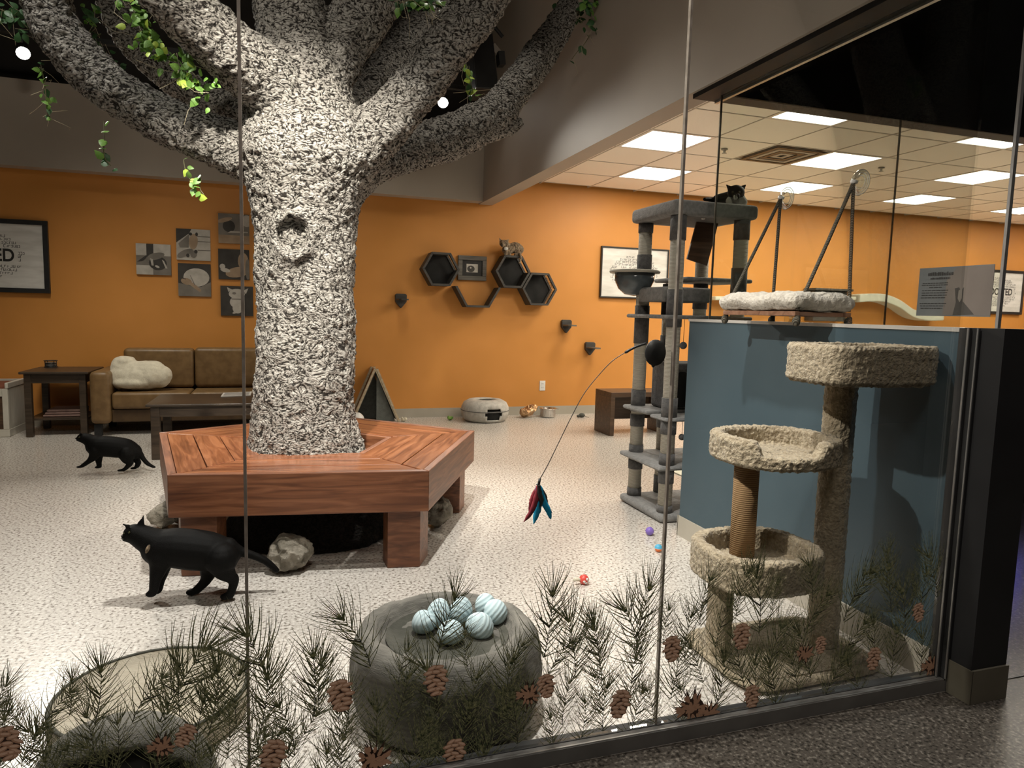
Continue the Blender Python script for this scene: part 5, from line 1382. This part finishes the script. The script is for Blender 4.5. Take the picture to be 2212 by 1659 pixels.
# ------------------------------------------------------------------ printed pine border on the outside of the front glass
YD = YG-.0008
def needle(b, p, ang, L_, wd, bend, k=3):
    vs = []; x, z = p; a = ang
    for i in range(k+1):
        w_ = wd*(1-.8*(i/k)**1.5)/2
        vs += [(x-math.sin(a)*w_, 0, z+math.cos(a)*w_), (x+math.sin(a)*w_, 0, z-math.cos(a)*w_)]
        x += math.cos(a)*L_/k; z += math.sin(a)*L_/k; a += bend/k
    fs = [(2*i, 2*i+1, 2*i+3, 2*i+2) for i in range(k)]
    b.add(vs, fs)
def sprig(seed, L_=1.0):
    rnd = random.Random(seed); n_ = MB(); st = MB()
    a = PI/2; x = z = 0; path = []
    curve = rnd.uniform(-.5, .5)
    for i in range(11):
        path.append((x, z, a)); a += curve/10+rnd.uniform(-.05, .05); x += math.cos(a)*.062; z += math.sin(a)*.062
    for i in range(10):
        (x0, z0, a0), (x1, z1, _) = path[i], path[i+1]
        needle(st, (x0, z0), math.atan2(z1-z0, x1-x0), math.hypot(x1-x0, z1-z0)*1.05, .016*(1-.05*i), 0, 1)
    for i in range(11):
        x0, z0, a0 = path[i]
        for side in (-1, 1):
            for q in range(rnd.choice((1, 2, 3))):
                sp = rnd.uniform(.50, 1.15)*(1-.03*i)
                needle(n_, (x0+rnd.uniform(-.01, .01), z0+rnd.uniform(-.02, .03)), a0+side*sp, rnd.uniform(.34, .62)*(1-.02*i), rnd.uniform(.008, .0125), -side*rnd.uniform(.15, .65))
    x0, z0, a0 = path[10]
    for q in range(13): needle(n_, (x0, z0), a0+rnd.uniform(-.62, .62), rnd.uniform(.28, .46), rnd.uniform(.008, .012), rnd.uniform(-.25, .25))
    s_ = rnd.uniform(0, 6)
    needle(st, path[5][:2], path[5][2]+.9, .24, .018, -.3, 2)
    return n_, st
variants = []
for i in range(7):
    n_, st = sprig(20+i)
    variants.append((n_.mesh('pine_sprig', m_needle), st.mesh('sprig_stem', m_needle_d)))
def cone_mesh(seed):
    rnd = random.Random(seed); lay = [MB(), MB(), MB()]
    rows = 7
    lay[0].add([(p[0], 0, p[1]) for p in ell(0, .5, .30, .49)], [tuple(range(18))])
    d = 0
    for r_ in range(rows):
        z = .90-r_*.132; hw_ = .32*math.sin(PI*min(.93, (r_+1.0)/rows*.82+.10))
        n = 3 if r_ % 2 else 2
        for k in range(n):
            x = (k-(n-1)/2)*hw_*(1.0 if n == 2 else .78)
            d -= .00001
            rot = -.35*(x/max(hw_, .01))+rnd.uniform(-.15, .15)+(.25 if r_ % 2 else -.1)
            lay[1].add([(p[0], d, p[1]) for p in ell(x, z, .152, .068, rot, 12)], [tuple(range(12))])
            d -= .00001
            lay[2].add([(p[0], d, p[1]) for p in ell(x-.012, z+.012, .112, .036, rot, 10)], [tuple(range(10))])
    return [l.mesh(nm, m_) for l, nm, m_ in zip(lay, ('pine_cone', 'cone_scales', 'scale_tips'), (m_coned, m_cone, m_conet))]
def open_cone_mesh(seed):
    rnd = random.Random(seed); lay = [MB(), MB()]
    lay[0].add([(p[0], 0, p[1]) for p in ell(0, 0, .34, .26)], [tuple(range(18))])
    for k in range(46):
        a = rnd.uniform(0, 2*PI); r_ = rnd.uniform(.05, .5)
        needle(lay[0], (0, 0), a, r_+.12, .07, 0, 2)
        x, z = math.cos(a)*r_*.9, math.sin(a)*r_*.62
        lay[1].add([(p[0], -.00002*(k+1), p[1]) for p in ell(x, z, .09, .045, a, 10)], [tuple(range(10))])
    return [l.mesh(nm, m_) for l, nm, m_ in zip(lay, ('open_cone', 'cone_scales'), (m_coned, m_cone))]
cones = [cone_mesh(3), cone_mesh(4)]; ocones = [open_cone_mesh(5), open_cone_mesh(6)]
bands = []
for i, lab in ((1, 'printed pine sprig and cone border on the left glass pane'), (2, 'printed pine sprig and cone border on the middle glass pane between the joints'), (3, 'printed pine sprig and cone border on the right glass pane by the dark wall')):
    bands.append(thing('window_decal', lab, 'decal', ((XS[i]+XS[i+1])/2, YD, .05), 'printed pine borders along the front glass'))
def which(x): return bands[0] if x < XS[2] else (bands[1] if x < XS[3] else bands[2])
layer = [0]
def place(meshes, px, py, size_px, ang, flip=False, aspect=1.0):
    layer[0] += 1
    p = at(px, py, YD); s_ = span(p, size_px); p.y -= .0000035*layer[0]
    if p.x > XD-.03: return
    mw = Matrix.Translation(p) @ Matrix.Rotation(-ang, 4, 'Y') @ Matrix.Diagonal(((-s_ if flip else s_)*aspect, 1, s_, 1))
    root = link(meshes[0], meshes[0].name.split('.')[0], which(p.x), mw)
    for k, m_ in enumerate(meshes[1:]):
        o = bpy.data.objects.new(m_.name.split('.')[0], m_); C.objects.link(o); o.parent = root; o.matrix_basis = Matrix.Translation((0, -.000003*(k+1), 0))
rnd = random.Random(11)
def sp(bx, by, tx_, ty_, v=None):
    L_ = math.hypot(tx_-bx, ty_-by); ang = math.atan2(-(ty_-by), tx_-bx)-PI/2
    # the glass recedes to the left, sprigs are drawn upright in the glass plane
    place(variants[rnd.randrange(7) if v is None else v], bx, by, L_/.98, -ang, rnd.random() < .5)
top = [(45, 1570, 85, 1440), (150, 1545, 128, 1425), (345, 1560, 268, 1300), (450, 1590, 398, 1370), (512, 1575, 532, 1385), (590, 1500, 612, 1275), (690, 1545, 700, 1370),
 (640, 1620, 608, 1500), (800, 1440, 828, 1245), (945, 1410, 890, 1232), (1175, 1420, 1122, 1215), (1242, 1465, 1220, 1262), (1300, 1470, 1312, 1285), (1375, 1400, 1366, 1200),
 (1432, 1390, 1432, 1275), (1512, 1350, 1532, 1198), (1590, 1330, 1575, 1180), (1668, 1320, 1662, 1228), (1755, 1300, 1745, 1175), (1840, 1300, 1808, 1205),
 (1915, 1270, 1922, 1150), (1978, 1290, 1970, 1215), (2025, 1290, 2040, 1140), (0, 1540, 8, 1430), (1010, 1440, 1032, 1330), (860, 1480, 850, 1360), (1105, 1470, 1090, 1350)]
for s_ in top: sp(*s_)
yb_ = lambda x: 1659 if x < 1100 else 1659-(x-1100)*.19-22
x = -20
row = 0
for base_dy, step, h in ((150, 88, 185), (70, 70, 175), (10, 60, 160)):
    x = -30+rnd.uniform(0, 30)
    while x < 2060:
        by = min(yb_(x)+0, 1740 if x < 1100 else yb_(x))-base_dy+rnd.uniform(-22, 22)
        if x < 1100: by += 60
        if not (760 < x < 1180 and by < 1470 and base_dy > 100):
            sp(x, by, x+rnd.uniform(-45, 45), by-h*rnd.uniform(.75, 1.1))
        x += step*rnd.uniform(.7, 1.35)
for i, (px, py, h, rot) in enumerate(((30, 1603, 82, .15), (570, 1632, 78, -.25), (748, 1500, 78, .15), (945, 1468, 74, .05), (1190, 1480, 58, .2), (1325, 1520, 68, -.2), (1456, 1400, 62, .1),
      (1603, 1373, 62, .05), (1630, 1503, 56, .15), (985, 1625, 70, .05), (372, 1590, 56, -.5), (1880, 1422, 54, -.1), (1992, 1322, 46, .25), (1775, 1392, 42, .1))):
    p = (px, py+h/2); place(cones[i % 2], px-math.sin(rot)*h*.5, py+h*.5*math.cos(rot), h, rot, i % 3 == 0, 1.0)
for i, (px, py, h) in enumerate(((1495, 1528, 82), (808, 1640, 84), (1142, 1500, 60), (1738, 1412, 52), (2012, 1438, 60), (1530, 1540, 60), (350, 1612, 60))):
    place(ocones[i % 2], px, py, h, rnd.uniform(-.3, .3), i % 2 == 0)
